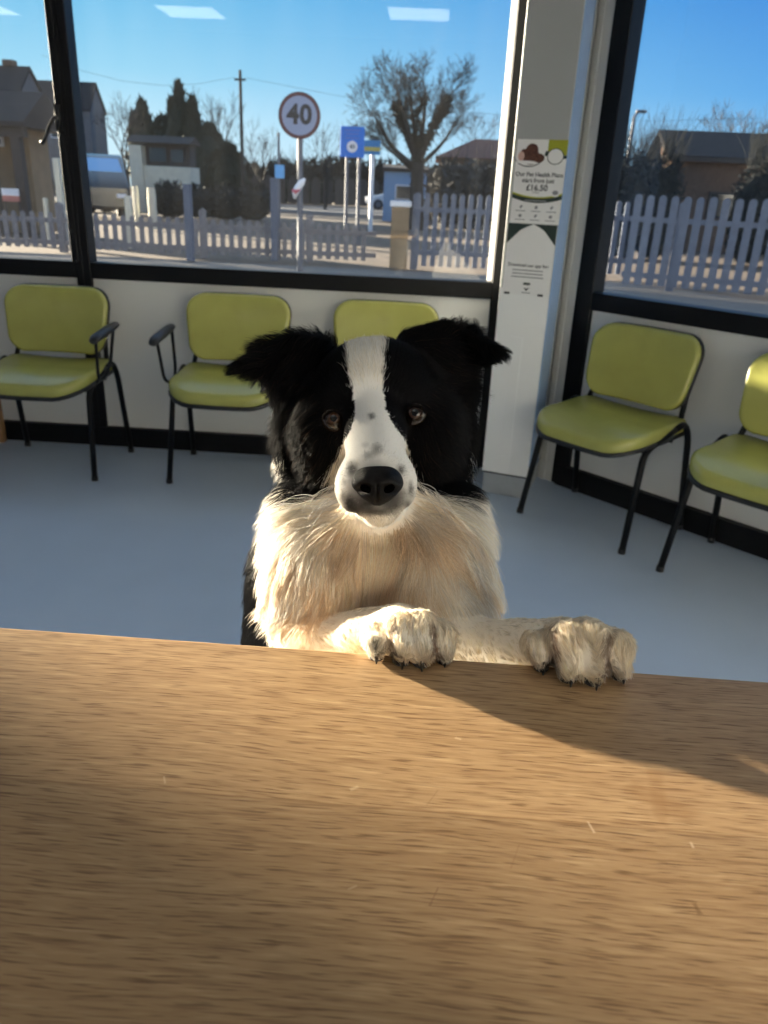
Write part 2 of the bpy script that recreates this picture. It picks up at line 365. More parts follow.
for i, (x, y) in enumerate(LAMPS):
    ceil_light(x, y, 'square ceiling light panel in the ceiling above the waiting room, out of view')

# ------------------------------------------------------------------ the oak desk
dk = empty('reception_desk')
dt = MB(); dt.box((-1.25, -.22, .88), (1.25, .5232, .91))
top = dt.build('desktop', M_oak, dk, bevel=.006, bseg=4)
M_desk = simple('desk_panel_white', (.6, .6, .58), .5)
for nm, lo, hi in (('front_panel', (-1.2, .40, 0), (1.2, .43, .88)), ('side_panel', (-1.22, -.2, 0), (-1.19, .43, .88)), ('side_panel', (1.19, -.2, 0), (1.22, .43, .88))):
    q = MB(); q.box(lo, hi); q.build(nm, M_desk, dk, bevel=.002)
tag(dk, 'reception desk with a pale oak top, the dog rests its paws on it', 'desk')

# ------------------------------------------------------------------ chairs
def slab(outline, thick, bulge, f, edge=.018, seg=5, bottom_bulge=0.0):
    """padded slab: outline (list of 2-D) lofted from the bottom over the rounded rim to a domed top; f maps (x, y, h) to 3-D"""
    cx = sum(p[0] for p in outline) / len(outline); cy = sum(p[1] for p in outline) / len(outline)
    mx = max(abs(p[0] - cx) for p in outline); rings = []
    def ring(sc, h): return [f(cx + (x - cx) * sc, cy + (y - cy) * sc, h) for x, y in outline]
    for sc in (.02, .4, .8): rings.append(ring(sc, -bottom_bulge * (1 - sc)))
    for i in range(seg + 1):
        a = math.pi / 2 * i / seg; rings.append(ring(1 - (edge * .6 / mx) * (1 - math.sin(a)), edge * .6 * (1 - math.cos(a))))
    for i in range(seg + 1):
        a = math.pi / 2 * i / seg; rings.append(ring(1 - (edge / mx) * (1 - math.cos(a)), thick - edge + edge * math.sin(a)))
    s0 = 1 - edge / mx
    for t in (.88, .74, .58, .4, .2, .02): rings.append(ring(s0 * t, thick + bulge * (1 - (t) ** 2.5)))
    return rings
def dense(P, n=4):
    out = []
    for i, p in enumerate(P):
        q = P[(i + 1) % len(P)]; d = math.hypot(q[0] - p[0], q[1] - p[1]); m = max(1, int(d / .03))
        for j in range(m): out.append((p[0] + (q[0] - p[0]) * j / m, p[1] + (q[1] - p[1]) * j / m))
    return out
def arc_path(P, r=.04, n=5):
    """polyline with filleted corners"""
    P = [Vector(p) for p in P]; out = [P[0]]
    for i in range(1, len(P) - 1):
        a, b, c = P[i - 1], P[i], P[i + 1]; d1 = min(r, (a - b).length * .45); d2 = min(r, (c - b).length * .45)
        p, q = b + (a - b).normalized() * d1, b + (c - b).normalized() * d2
        for k in range(n + 1):
            t = k / n; out.append(p * (1 - t) ** 2 + b * 2 * t * (1 - t) + q * t * t)
    return out + [P[-1]]
def make_chair(arms):
    root = empty('waiting_room_chair')
    # seat: wide at the back, bowed front edge that rolls down
    so = dense([(x, y + (-.028 * (1 - (x / .245) ** 2) if y < 0 else 0)) for x, y in rrect(.49, .41, .055, 7, .115)])
    def fs(x, y, h):
        fy = max(0, (-y - .04)) / .19
        return (x, y - .028, .410 + h - .034 * fy ** 2 + .012 * (x / .235) ** 2 * (1 if h > .02 else .6) + .012 * max(0, y) / .2)
    sm = MB(); sm.loft(slab(so, .047, .011, fs, .022)); sm.build('seat', M_vinyl, root, smooth=True)
    sh = MB()
    def fs2(x, y, h): p = fs(x * 1.012, y * 1.012, 0); return (p[0], p[1], p[2] - .012 + h)
    sh.loft(slab(so, .016, 0, fs2, .006, 3)); sh.build('seat_shell', M_blackpl, root, smooth=True)
    # backrest: bowed cushion leaning back
    bo = dense([(x, y + (-.022 * (1 - (x / .23) ** 2) if y < 0 else .006 * (1 - (x / .23) ** 2))) for x, y in rrect(.465, .285, .085, 7, .065)])
    tilt = math.radians(13)
    def fb(x, y, h, off=0.0):
        x = x * (1 + .06 * y / .15)
        yy = .165 - .055 * (x / .23) ** 2 * .6 - h - off; zz = y
        return (x, yy + zz * math.sin(tilt) + .02, .645 + zz * math.cos(tilt) + (h) * math.sin(tilt) * .3)
    bm_ = MB(); bm_.loft(slab(bo, .038, .012, fb, .02)); bm_.build('backrest', M_vinyl, root, smooth=True)
    bs = MB(); bs.loft(slab([(x * 1.008, y * 1.008) for x, y in bo], .016, .0, lambda x, y, h: fb(x, y, h, -.016), .006, 3)); bs.build('backrest_shell', M_blackpl, root, smooth=True)
    for sx in (-1, 1):
        fl = arc_path([(sx * .250, -.195, .012), (sx * .232, -.125, .392), (sx * .240, -.03, .425), (sx * .247, .05, .452)], .05)
        q = MB(); q.tube(fl, .0125, 10); q.build('front_leg', M_black, root, smooth=True)
        rl = arc_path([(sx * .262, .215, .012), (sx * .253, .150, .415), (sx * .249, .11, .470), (sx * .247, .05, .452)], .05)
        q = MB(); q.tube(rl, .0125, 10); q.build('rear_leg', M_black, root, smooth=True)
        q = MB(); q.tube(arc_path([(sx * .225, .04, .42), (sx * .218, .13, .44), (sx * .205, .163, .52), (sx * .200, .195, .66)], .04), .011, 8); q.build('back_upright', M_black, root, smooth=True)
        for yy in (-.195, .215):
            q = MB(); q.tube([(sx * (.250 if yy < 0 else .262), yy - .001, .001), (sx * (.250 if yy < 0 else .262), yy, .02)], .0145, 10); q.build('foot_cap', M_blackpl, root, smooth=True)
    for yy in (-.11, .06):
        q = MB(); q.tube([(-.236, yy, .388 if yy < 0 else .404), (.236, yy, .388 if yy < 0 else .404)], .009, 8); q.build('cross_bar', M_black, root)
    if arms:
        for sx in (-1, 1):
            q = MB(); q.tube(arc_path([(sx * .287, -.125, .618), (sx * .274, -.105, .45), (sx * .262, -.07, .425), (sx * .262, .005, .432), (sx * .270, .045, .475), (sx * .286, .075, .632)], .03), .0075, 8)
            q.tube([(sx * .262, -.03, .428), (sx * .240, -.03, .425)], .007, 8)
            ar = q.build('arm_support', M_black, root, smooth=True)
            ring = []
            for i, (y, z, wd, th) in enumerate([(-.165, .610, .012, .008), (-.16, .614, .02, .013), (-.13, .623, .025, .017), (-.05, .631, .026, .017), (.04, .640, .025, .016), (.088, .645, .02, .013), (.095, .645, .012, .007)]):
                ring.append([(sx * .292 + wd * math.cos(a) * (1 if abs(math.cos(a)) < .99 else 1), y, z + th * math.sin(a)) for a in [2 * math.pi * k / 14 for k in range(14)]])
            q = MB(); q.loft(ring); q.build('armrest', M_blackpl, root, smooth=True)
    return root
armed = make_chair(True); plain = make_chair(False)
CG = 'lime green vinyl waiting room chairs along the windows'
used = set()
def put_chair(proto, x, y, rz, label):
    if proto.name in used: o = copy_tree(proto)
    else: o = proto; used.add(proto.name)
    o.location = (x, y, 0); o.rotation_euler = (0, 0, rz); tag(o, label, 'chair', CG)
put_chair(armed, -1.69, 3.335, 0, 'lime green vinyl chair with black armrests at the far left, below the narrow opening window')
put_chair(armed, -.86, 3.36, 0, "lime green vinyl chair with black armrests, partly covered by the dog's ear")
put_chair(plain, -.19, 3.37, 0, 'lime green chair mostly hidden behind the dog, only its backrest top showing')
ru = Vector((.7071, -.7071, 0)); rin = Vector((.7071, .7071, 0))
c1 = Vector((.6205, 2.9005, 0)) + rin * .195
put_chair(plain, c1.x, c1.y, -math.pi / 4, 'olive green armless chair in full view beside the white column')
c2 = c1 + ru * .672 - rin * .016
put_chair(plain, c2.x, c2.y, -math.pi / 4, 'green armless chair cut by the right picture edge, sun on the top of its backrest')

# small wooden table whose leg shows at the left edge
M_pine = simple('pine_wood', (.34, .19, .085), .5, var=.2, scale=30)
tb = empty('side_table', (-2.32, 3.42, 0))
q = MB(); q.box((-.235, -.19, .405), (.235, .19, .43)); q.build('table_top', M_pine, tb, bevel=.003)
for sx in (-1, 1):
    for sy in (-1, 1):
        q = MB(); q.box((sx * .215 - .017, sy * .17 - .017, 0), (sx * .215 + .017, sy * .17 + .017, .405)); q.build('leg', M_pine, tb, bevel=.002)
    q = MB(); q.box((sx * .215 - .01, -.153, .13), (sx * .215 + .01, .153, .165)); q.build('stretcher', M_pine, tb)
tag(tb, 'small pine table beside the leftmost chair, only one leg showing', 'table')

# ------------------------------------------------------------------ the two leaflets on the column
def face_M(s, z, off):     # local x across the column face, y up, z out of the face
    o = A + tdir * s + nf * off
    return Matrix(((tdir.x, 0, nf.x, o.x), (tdir.y, 0, nf.y, o.y), (0, 1, 0, z), (0, 0, 0, 1)))
def col_pt(px, py):
    d = ray(px, py); t = np.dot(np.array(A) - EYE, np.array(nf)) / np.dot(d, np.array(nf)); p = EYE + d * t
    return (Vector(p) - A).dot(tdir), p[2]
M_paper = simple('leaflet_paper', (.80, .80, .80), .45, var=.01)
M_dkgreen = simple('leaflet_dark_green', (.012, .03, .024), .5)
M_lime = simple('leaflet_lime', (.34, .36, .02), .5)
M_ink = simple('leaflet_ink', (.02, .025, .03), .6)
M_grey = simple('leaflet_grey', (.25, .26, .28), .6)
M_brown = simple('leaflet_brown', (.10, .035, .022), .6, var=.5, scale=120)
M_pink = simple('leaflet_peach', (.62, .40, .34), .6)
print('poster', col_pt(518, 139), col_pt(570, 140), col_pt(508, 222), col_pt(559, 226), col_pt(503, 291), col_pt(548, 297))
(s0, zt), (s1, _) = col_pt(518, 139), col_pt(569, 140)
zm = col_pt(533, 224)[1]; zb = col_pt(526, 295)[1]
W = s1 - s0; sc_ = (s0 + s1) / 2
def flat(parent, name, poly, mat, M, th=.0005):
    q = MB(); q.prism(poly, 0, th, lambda x, y, h: tuple(M @ Vector((x, y, h)))); return q.build(name, mat, parent)
def ell(cx, cy, rx, ry, n=24, a0=0, a1=360): return [(cx + rx * math.cos(math.radians(a0 + (a1 - a0) * i / n)), cy + ry * math.sin(math.radians(a0 + (a1 - a0) * i / n))) for i in range(n + (0 if a1 - a0 == 360 else 1))]
def bar(x0, x1, y, h): return [(x0, y - h / 2), (x1, y - h / 2), (x1, y + h / 2), (x0, y + h / 2)]
H1 = zt - zm
l1 = empty('leaflet', tuple(A + tdir * sc_ + nf * .002) , 0); l1.location.z = zm + H1 / 2
Mp = face_M(sc_, zm + H1 / 2, .002); Mi = Matrix.Translation(l1.location).inverted()
def LM(off): return Mi @ face_M(sc_, zm + H1 / 2, off)
flat(l1, 'sheet', [(-W / 2, -H1 / 2 + .001), (W / 2, -H1 / 2 + .001), (W / 2, H1 / 2), (-W / 2, H1 / 2)], M_paper, LM(.002), .0006)
u = W / 50; v = H1 / 84          # leaflet units about one picture pixel
X = lambda a: (a - 25) * u
Yv = lambda a: H1 / 2 - a * v
flat(l1, 'lime_block', [(X(31), Yv(0)), (X(50), Yv(0)), (X(50), Yv(15)), (X(40), Yv(14)), (X(31), Yv(11))], M_lime, LM(.0028))
flat(l1, 'green_corner', [(X(29), Yv(11)), (X(50), Yv(12)), (X(50), Yv(18)), (X(44), Yv(18.5)), (X(33), Yv(16.5)), (X(28), Yv(15.5))], M_dkgreen, LM(.0027))
flat(l1, 'badge', ell(X(39), Yv(16), 8.2 * u, 8 * v), M_dkgreen, LM(.0031)); flat(l1, 'badge_disc', ell(X(39), Yv(16), 7.4 * u, 7.2 * v), M_paper, LM(.0034))
# dark curve under the pictured animals, and the animals themselves as brown and white shapes
arc = ell(X(13), Yv(14), 16 * u, 13 * v, 20, 195, 340); arc2 = ell(X(13), Yv(14), 15.2 * u, 12 * v, 20, 340, 195)
flat(l1, 'curve_line', arc + arc2, M_dkgreen, LM(.0028))
flat(l1, 'picture_brown_body', ell(X(14.5), Yv(16), 8.3 * u, 9 * v), M_brown, LM(.0029)); flat(l1, 'picture_brown_head', ell(X(15.5), Yv(10), 6 * u, 6 * v), M_brown, LM(.0032))
flat(l1, 'picture_dark_shape', ell(X(23), Yv(18), 5.5 * u, 4.5 * v), M_brown, LM(.0031)); flat(l1, 'picture_pale_shape', ell(X(5.2), Yv(16.5), 3.2 * u, 4.5 * v), M_pink, LM(.0033)); flat(l1, 'picture_ear', ell(X(7.5), Yv(12.5), 3 * u, 3 * v), M_brown, LM(.003))
flat(l1, 'white_belly', ell(X(11), Yv(22.5), 10.5 * u, 1.7 * v), M_paper, LM(.0034))
text_mesh('Our Pet Health Plans', 6.0 * v, 'heading_text', M_ink, l1, LM(.0032) @ Matrix.Translation((X(25), Yv(34.3), 0)), .0003, bold=.00045)
text_mesh('start from just', 6.0 * v, 'heading_text', M_ink, l1, LM(.0032) @ Matrix.Translation((X(24.5), Yv(40.3), 0)), .0003, bold=.00045)
text_mesh('£16.50', 8.6 * v, 'price_text', M_ink, l1, LM(.0032) @ Matrix.Translation((X(24), Yv(47.5), 0)), .0003, bold=.0007)
flat(l1, 'small_print', bar(X(20), X(27), Yv(52), .7 * v), M_grey, LM(.003))
def smile(y0, y1, d0, d1): 
    n = 14; up = [(X(50 * i / n), Yv(y0 + d0 * (1 - (2 * i / n - 1) ** 2))) for i in range(n + 1)]; lo = [(X(50 * i / n), Yv(y1 + d1 * (1 - (2 * i / n - 1) ** 2))) for i in range(n, -1, -1)]
    return up + lo
flat(l1, 'lime_curve', smile(52, 54.5, 4.5, 4.5), M_lime, LM(.0028)); flat(l1, 'green_curve', smile(54, 58, 4, 4.5), M_dkgreen, LM(.0030))
flat(l1, 'strapline', bar(X(13), X(35), Yv(60.3), 1.2 * v), M_grey, LM(.0036))
flat(l1, 'paw_badge', ell(X(43), Yv(51.5), 4.4 * u, 4.2 * v), M_paper, LM(.0034)); flat(l1, 'paw_badge_mark', ell(X(43), Yv(51.5), 3 * u, 2.3 * v), M_grey, LM(.0037))
for r_ in range(2):
    for c_ in range(3):
        cx, cy = 10 + c_ * 15.5, 67 + r_ * 9
        flat(l1, 'icon', [(X(cx - 1.6), Yv(cy)), (X(cx), Yv(cy + 1.8)), (X(cx + 2), Yv(cy - 1.2)), (X(cx + .4), Yv(cy - 2))] if (r_ + c_) % 2 == 0 else ell(X(cx), Yv(cy), 1.7 * u, 1.8 * v, 10), M_grey, LM(.003))
        flat(l1, 'caption', bar(X(cx - 5), X(cx + 5), Yv(cy + 4), .8 * v), M_grey, LM(.003))
tag(l1, 'upper leaflet on the white column showing a price in bold and brown animals', 'leaflet')
H2 = zm - zb
l2 = empty('leaflet', tuple(A + tdir * (sc_ - .006) + nf * .002), 0); l2.location.z = zb + H2 / 2
Mi2 = Matrix.Translation(l2.location).inverted()
def LM2(off): return Mi2 @ face_M(sc_ - .004, zb + H2 / 2, off)
v = H2 / 71; Yv = lambda a: H2 / 2 - a * v
flat(l2, 'sheet', [(-W / 2, -H2 / 2), (W / 2, -H2 / 2), (W / 2, H2 / 2 - .001), (-W / 2, H2 / 2 - .001)], M_paper, LM2(.002), .0006)
flat(l2, 'green_corner', [(X(0), Yv(.3)), (X(26), Yv(.3)), (X(20), Yv(2.8)), (X(13), Yv(6.5)), (X(0), Yv(20))], M_dkgreen, LM2(.0028))
flat(l2, 'green_corner', [(X(50), Yv(.3)), (X(26), Yv(.3)), (X(32), Yv(2.8)), (X(38), Yv(6.5)), (X(50), Yv(20))], M_dkgreen, LM2(.0028))
text_mesh('Download our app for:', 4.6 * v, 'heading_text', M_ink, l2, LM2(.003) @ Matrix.Translation((X(25), Yv(41), 0)), .0003, bold=.0004)
for i, (a, b_) in enumerate(((9, 41), (9, 41), (8, 42))): flat(l2, 'text_line', bar(X(a), X(b_), Yv(46 + 3.4 * i), 1.1 * v), M_grey, LM2(.003))
flat(l2, 'logo', bar(X(22), X(29), Yv(59.5), 2.4 * v), M_dkgreen, LM2(.003)); flat(l2, 'logo_tick', [(X(22.5), Yv(63.5)), (X(25.5), Yv(67)), (X(29), Yv(63)), (X(25.5), Yv(64.5))], M_dkgreen, LM2(.003)); flat(l2, 'logo_text', bar(X(21), X(30), Yv(68.6), .9 * v), M_grey, LM2(.003))
tag(l2, 'lower leaflet on the white column with dark green corners and lines of small text', 'leaflet')
# clips that hold the leaflets
for i, s_ in enumerate((-19.5, 16)):
    q = MB(); q.box((s_ * u - .011, -H2 / 2 - .001, 0), (s_ * u + .011, -H2 / 2 + .0075, .004), LM2(.0032)); q.build('clip', M_blackpl, l2)
# ------------------------------------------------------------------ outside
GZ = 0.0
M_soil = simple('sandy_verge', (.125, .085, .055), .9, var=.35, scale=3)
M_grav = simple('pale_gravel', (.17, .145, .125), .9, var=.5, scale=60)
M_road = simple('road_surface', (.08, .075, .075), .85, var=.15, scale=4)
M_turf = simple('rough_grass', (.06, .075, .03), .95, var=.4, scale=3)
M_fence = simple('weathered_fence_wood', (.17, .165, .18), .8, var=.2, scale=18)
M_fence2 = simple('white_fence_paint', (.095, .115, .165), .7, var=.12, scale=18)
M_gmetal = simple('galvanised_steel', (.10, .11, .14), .6)
M_dkroof = simple('dark_roof_tiles', (.035, .028, .026), .9, var=.3, scale=6)
M_redroof = simple('red_roof_tiles', (.14, .055, .035), .9, var=.3, scale=6)
M_brick = simple('brown_brick', (.14, .085, .055), .9, var=.25, scale=12)
M_tan = simple('tan_render', (.23, .165, .10), .9, var=.12, scale=4)
M_cream = simple('cream_render', (.58, .56, .46), .8, var=.08, scale=4)
M_greyw = simple('grey_render', (.15, .145, .15), .9, var=.12, scale=4)
M_dwin = simple('dark_window_glass', (.02, .025, .03), .1, var=.2)
M_bark = simple('bark', (.028, .024, .022), .95, var=.3, scale=20)
M_conif = simple('conifer_needles', (.016, .022, .012), .95, var=.5, scale=8)
M_ivy = simple('ivy_leaves', (.005, .007, .004), .8, var=.5, scale=10)
M_hedge = simple('hedge_leaves', (.012, .014, .013), .95, var=.5, scale=8)
M_timber = simple('dark_timber', (.055, .045, .04), .8, var=.25, scale=15)
M_carp = simple('dark_car_paint', (.015, .018, .022), .25, coat=.6)
M_carw = simple('white_car_paint', (.72, .74, .76), .3, coat=.5)
M_tyre = simple('tyre_rubber', (.012, .012, .012), .8)
M_sblue = simple('sign_blue', (.001, .15, .62), .5, var=.03)
M_scyan = simple('sign_cyan', (.02, .19, .45), .5, var=.03)
M_syel = simple('sign_yellow', (.45, .40, .09), .5, var=.03)
M_splate = simple('sign_face', (.21, .26, .40), .5, var=.02)
M_swhite = simple('sign_white', (.70, .72, .76), .5, var=.02)
M_sred = simple('sign_red', (.06, .010, .014), .5, var=.03)
M_sblk = simple('sign_black', (.015, .015, .02), .6)
M_spale = simple('sign_pale_blue', (.12, .38, .75), .5)
M_pinkc = simple('pink_cloth', (.55, .12, .16), .8)

def gslab(name, poly, mat, z=0.0, th=.05):
    q = MB(); q.prism(poly, z - th, z, lambda x, y, h: (x, y, h)); return struct(name, q, mat)
gslab('ground', [(-70, 3.81), (-5.5, 3.81), (.62, 3.81), (7.5, -3), (70, -3), (70, 140), (-70, 140)], M_soil, -.03)
gslab('ground', [(-70, -70), (70, -70), (70, -3.001), (7.5, -3.001), (3.6, -2.4), (-70, -2.4)], M_soil, -.03)
gslab('pavement', [(-40, 3.83), (.62, 3.83), (7, -2.5), (13, 4), (4.4, 12.4), (3, 13.8), (-40, 13.2)], M_grav, -.012, .012)
gslab('road', [(-70, 40), (40, 46), (40, 62), (-70, 56)], M_road, -.01, .012)

def fence(name, P, Q, h, pitch, pw, mat, label, posts, post_h, scallop=False, rails=(.22, .78)):
    P, Q = Vector(P), Vector(Q); d = (Q - P); Ln = d.length; d = d / Ln; nrm = Vector((-d.y, d.x, 0))
    root = empty(name, tuple(P)); M = Matrix(((d.x, nrm.x, 0, 0), (d.y, nrm.y, 0, 0), (0, 0, 1, 0), (0, 0, 0, 1)))
    q = MB(); n = int(Ln / pitch)
    for i in range(n):
        x = (i + .5) * pitch; hh = h + random.uniform(-.008, .008); w = pw / 2
        pr = [(x - w, .05), (x + w, .05), (x + w, hh - w), (x + w * .5, hh - w * .25), (x, hh), (x - w * .5, hh - w * .25), (x - w, hh - w)]
        if scallop: pr = [(x - w, .05), (x + w, .05)] + [(x + w * math.cos(math.radians(a)), hh - w + w * math.sin(math.radians(a))) for a in range(0, 181, 30)]
        q.prism(pr, -.03, -.012, lambda a, b, h_: tuple(M @ Vector((a, h_, b))))
    q.build('picket_panel', mat, root)
    for r_ in rails:
        q = MB(); q.box((0, -.012, h * r_ - .04), (Ln, .03, h * r_ + .04), M); q.build('rail', mat, root)
    for x in posts:
        q = MB(); q.box((x - .06, -.011, -.02), (x + .06, .10, post_h), M); q.prism([(x - .06, post_h), (x + .06, post_h), (x, post_h + .04)], -.011, .1, lambda a, b, h_: tuple(M @ Vector((a, h_, b)))); q.build('post', mat, root)
    return tag(root, label, 'fence')
a = on_y(30, 255, 14.0); b = on_y(390, 255, 14.9)
fence('picket_fence', (-9.2, 13.9, 0), (float(b[0]) - .25, 14.7, 0), .66, .158, .085, M_fence, 'low weathered picket fence stretching across below the road signs', [.1, 2.6, 5.1, 7.0], .78)
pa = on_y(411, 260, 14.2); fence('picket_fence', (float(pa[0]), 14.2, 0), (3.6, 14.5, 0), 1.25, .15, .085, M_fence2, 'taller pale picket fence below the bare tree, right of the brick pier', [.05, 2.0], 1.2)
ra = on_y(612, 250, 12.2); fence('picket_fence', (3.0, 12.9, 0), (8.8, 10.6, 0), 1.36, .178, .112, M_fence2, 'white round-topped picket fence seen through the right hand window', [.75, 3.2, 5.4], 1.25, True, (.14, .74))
# second dark fence beyond the road
fence('panel_fence', (-24, 62, 0), (-3, 64, 0), 2.0, .9, .7, M_timber, 'dark board fence far behind the low picket fence and the road', [.1, 7, 14, 20.8], 2.05)
# gate pier
gp = empty('gate_pier', (float(on_y(398, 260, 14.1)[0]), 14.25, 0)); q = MB(); q.box((-.15, -.15, 0), (.15, .15, 1.0)); q.build('pier', M_tan, gp, bevel=.01)
q = MB(); q.box((-.18, -.18, 1.0), (.18, .18, 1.09)); q.build('cap_stone', M_swhite, gp, bevel=.015); tag(gp, 'tan gate pier with a white cap where the low and tall fences meet', 'gate pier')

def pole(mb, x, y, z0, z1, r, seg=10): mb.tube([(x, y, z0), (x, y, z1)], r, seg)
def gmesh(root): pass
# 40 sign
Y4 = 12.7; p = on_y(300, 116, Y4); R4 = .315
s4 = empty('speed_limit_sign', (float(p[0]), Y4, 0)); zc = float(p[2])
q = MB(); q.tube([(0, 0, -.02), (0, 0, zc + .12)], .044, 12); q.build('sign_post', M_gmetal, s4, smooth=False)
def disc(name, r, y0, y1, mat, parent, cz, cx=0.0, n=40):
    q = MB(); q.prism([(cx + r * math.cos(2 * math.pi * i / n), cz + r * math.sin(2 * math.pi * i / n)) for i in range(n)], y0, y1, lambda x, z, h: (x, h, z)); return q.build(name, mat, parent)
disc('sign_rim', R4, -.052, -.046, M_sred, s4, zc); disc('sign_plate', R4 * .83, -.056, -.0525, M_splate, s4, zc)
def upright(cx, y, cz): return Matrix(((1, 0, 0, cx), (0, 0, -1, y), (0, 1, 0, cz), (0, 0, 0, 1)))
text_mesh('40', .36, 'sign_numerals', M_sblk, s4, upright(-.0, -.0585, zc + .005), .001, bold=.013, space=1.06)
tag(s4, 'round speed limit sign reading 40 with a dark red rim on a grey pole', 'road sign')
# bundle tied to its pole
pb = on_y(302, 192, Y4); bd = empty('cloth_bundle', (float(p[0]), Y4 - .09, float(pb[2])))
q = MB(); q.tube([(-.07, 0, -.10), (-.055, -.01, -.02), (-.02, -.01, .05), (.04, 0, .13), (.09, 0, .19)], [.02, .05, .055, .05, .015], 10); q.build('white_wrap', M_swhite, bd, smooth=True)
q = MB(); q.tube([(-.10, -.03, .02), (-.05, -.05, .0), (.02, -.045, .03)], [.015, .035, .012], 8); q.build('pink_flower', M_pinkc, bd, smooth=True)
tag(bd, 'small white and pink bundle tied to the pole of the 40 sign', 'bundle')
# small pale blue sign on a post with a lower wooden post
Y5 = 14.9; p = on_y(280, 171, Y5); sb = empty('small_sign', (float(p[0]), Y5, 0)); z5 = float(p[2])
q = MB(); q.tube([(-.02, 0, -.02), (-.02, 0, z5 + .62)], .022, 8); q.build('sign_post', M_gmetal, sb)
q = MB(); q.box((-.085, -.04, z5 - .12), (.085, -.024, z5 + .1)); q.build('sign_plate', M_spale, sb, bevel=.004); tag(sb, 'small pale blue square sign on a thin post left of the 40 sign', 'sign')
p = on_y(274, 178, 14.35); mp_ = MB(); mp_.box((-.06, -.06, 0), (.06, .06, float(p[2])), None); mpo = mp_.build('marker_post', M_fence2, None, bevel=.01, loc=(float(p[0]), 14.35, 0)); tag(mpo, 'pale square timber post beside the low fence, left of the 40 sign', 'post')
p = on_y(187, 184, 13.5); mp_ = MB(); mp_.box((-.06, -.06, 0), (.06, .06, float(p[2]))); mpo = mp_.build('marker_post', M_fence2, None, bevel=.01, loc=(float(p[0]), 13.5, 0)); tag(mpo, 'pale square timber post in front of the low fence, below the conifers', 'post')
# blue sign
Y6 = 20.0; p0, p1 = on_y(340.5, 126, Y6), on_y(364, 158, Y6); cx = float(p0[0] + p1[0]) / 2; wz = float(p1[0] - p0[0]) / 2
s6 = empty('blue_sign', (cx, Y6, 0)); zt6, zb6 = float(p0[2]), float(p1[2])
for dx in (-.12, .17):
    q = MB(); q.tube([(dx, .05, -.02), (dx, .05, zt6 - .05)], .04, 8); q.build('sign_post', M_gmetal, s6)
q = MB(); q.box((-wz, -.01, zb6), (wz, .01, zt6)); q.build('sign_plate', M_sblue, s6, bevel=.006)
zc6 = zb6 + (zt6 - zb6) * .35; disc('number_disc', .125, -.018, -.0105, M_swhite, s6, zc6, 0)
text_mesh('40', .13, 'sign_numerals', M_sblk, s6, upright(0, -.021, zc6), .001, bold=.003)
for i, (w_, z_) in enumerate(((.19, .88), (.15, .76), (.17, .63))):
    q = MB(); q.box((-w_, -.014, zb6 + (zt6 - zb6) * z_ - .02), (w_, -.0105, zb6 + (zt6 - zb6) * z_ + .02)); q.build('sign_lettering', simple('sign_faded_blue', (.05, .14, .5), .5) if i == 0 else bpy.data.materials['sign_faded_blue'], s6)
tag(s6, 'rectangular blue road sign with a white disc on two posts', 'road sign')
Y7 = 27.0; p0, p1 = on_y(364, 140, Y7), on_y(380, 155, Y7); s7 = empty('blue_sign', (float(p0[0] + p1[0]) / 2, Y7, 0)); w_ = float(p1[0] - p0[0]) / 2
q = MB(); q.tube([(.02, .08, -.02), (.02, .08, float(p0[2]) - .1)], .07, 8); q.build('sign_post', M_swhite, s7)
q = MB(); q.box((-w_, -.02, float(p1[2])), (w_, .02, float(p0[2]))); q.build('sign_plate', M_scyan, s7)
q = MB(); q.box((-w_, -.026, float(p1[2]) + .1), (w_, -.0205, float(p1[2]) + .22)); q.build('yellow_band', M_syel, s7); tag(s7, 'lighter blue sign with a yellow band on a white post, behind the blue road sign', 'road sign')

# ---- trees
def tree_mesh(x, y, h, spread, seed, trunk_r, fork, depth=6, twig=.012, up=.35, first=5):
    rnd = random.Random(seed); q = MB()
    def grow(p, d, ln, r, lv):
        n = 3; pts = [p]; dd = d.copy()
        for i in range(n):
            dd = (dd + Vector((rnd.uniform(-1, 1), rnd.uniform(-1, 1), rnd.uniform(-.3, .6))) * .16).normalized(); pts.append(pts[-1] + dd * ln / n)
        r1 = max(r * .62, twig * .6)
        q.tube(pts, [r, r * .88, r * .75, r1], 6 if lv < 2 else 3, cap=False)
        if lv >= depth: return
        kn = first if lv == 0 else (3 if lv < depth - 1 else 3)
        for k in range(kn):
            az = 2 * math.pi * (k + rnd.random() * .6) / kn; tl = rnd.uniform(.35, .75) if lv else rnd.uniform(.4, .8)
            ax = dd.orthogonal().normalized(); ay = dd.cross(ax)
            nd = (dd * math.cos(tl) + (ax * math.cos(az) + ay * math.sin(az)) * math.sin(tl) * spread); nd.z += up * .3; nd.normalize()
            start = pts[-1] if rnd.random() < .7 else pts[-2]
            grow(start, nd, ln * rnd.uniform(.62, .8) if lv else ln * rnd.uniform(.75, 1.0), max(r1 * rnd.uniform(.6, .8), twig), lv + 1)
    grow(Vector((0, 0, -.05)), Vector((rnd.uniform(-.05, .05), rnd.uniform(-.05, .05), 1)), fork, trunk_r, 0)
    zm = max(v_[2] for v_ in q.v); s = h / zm
    q.v = [(a * s, b_ * s, c_ * s) for a, b_, c_ in q.v]
    return q
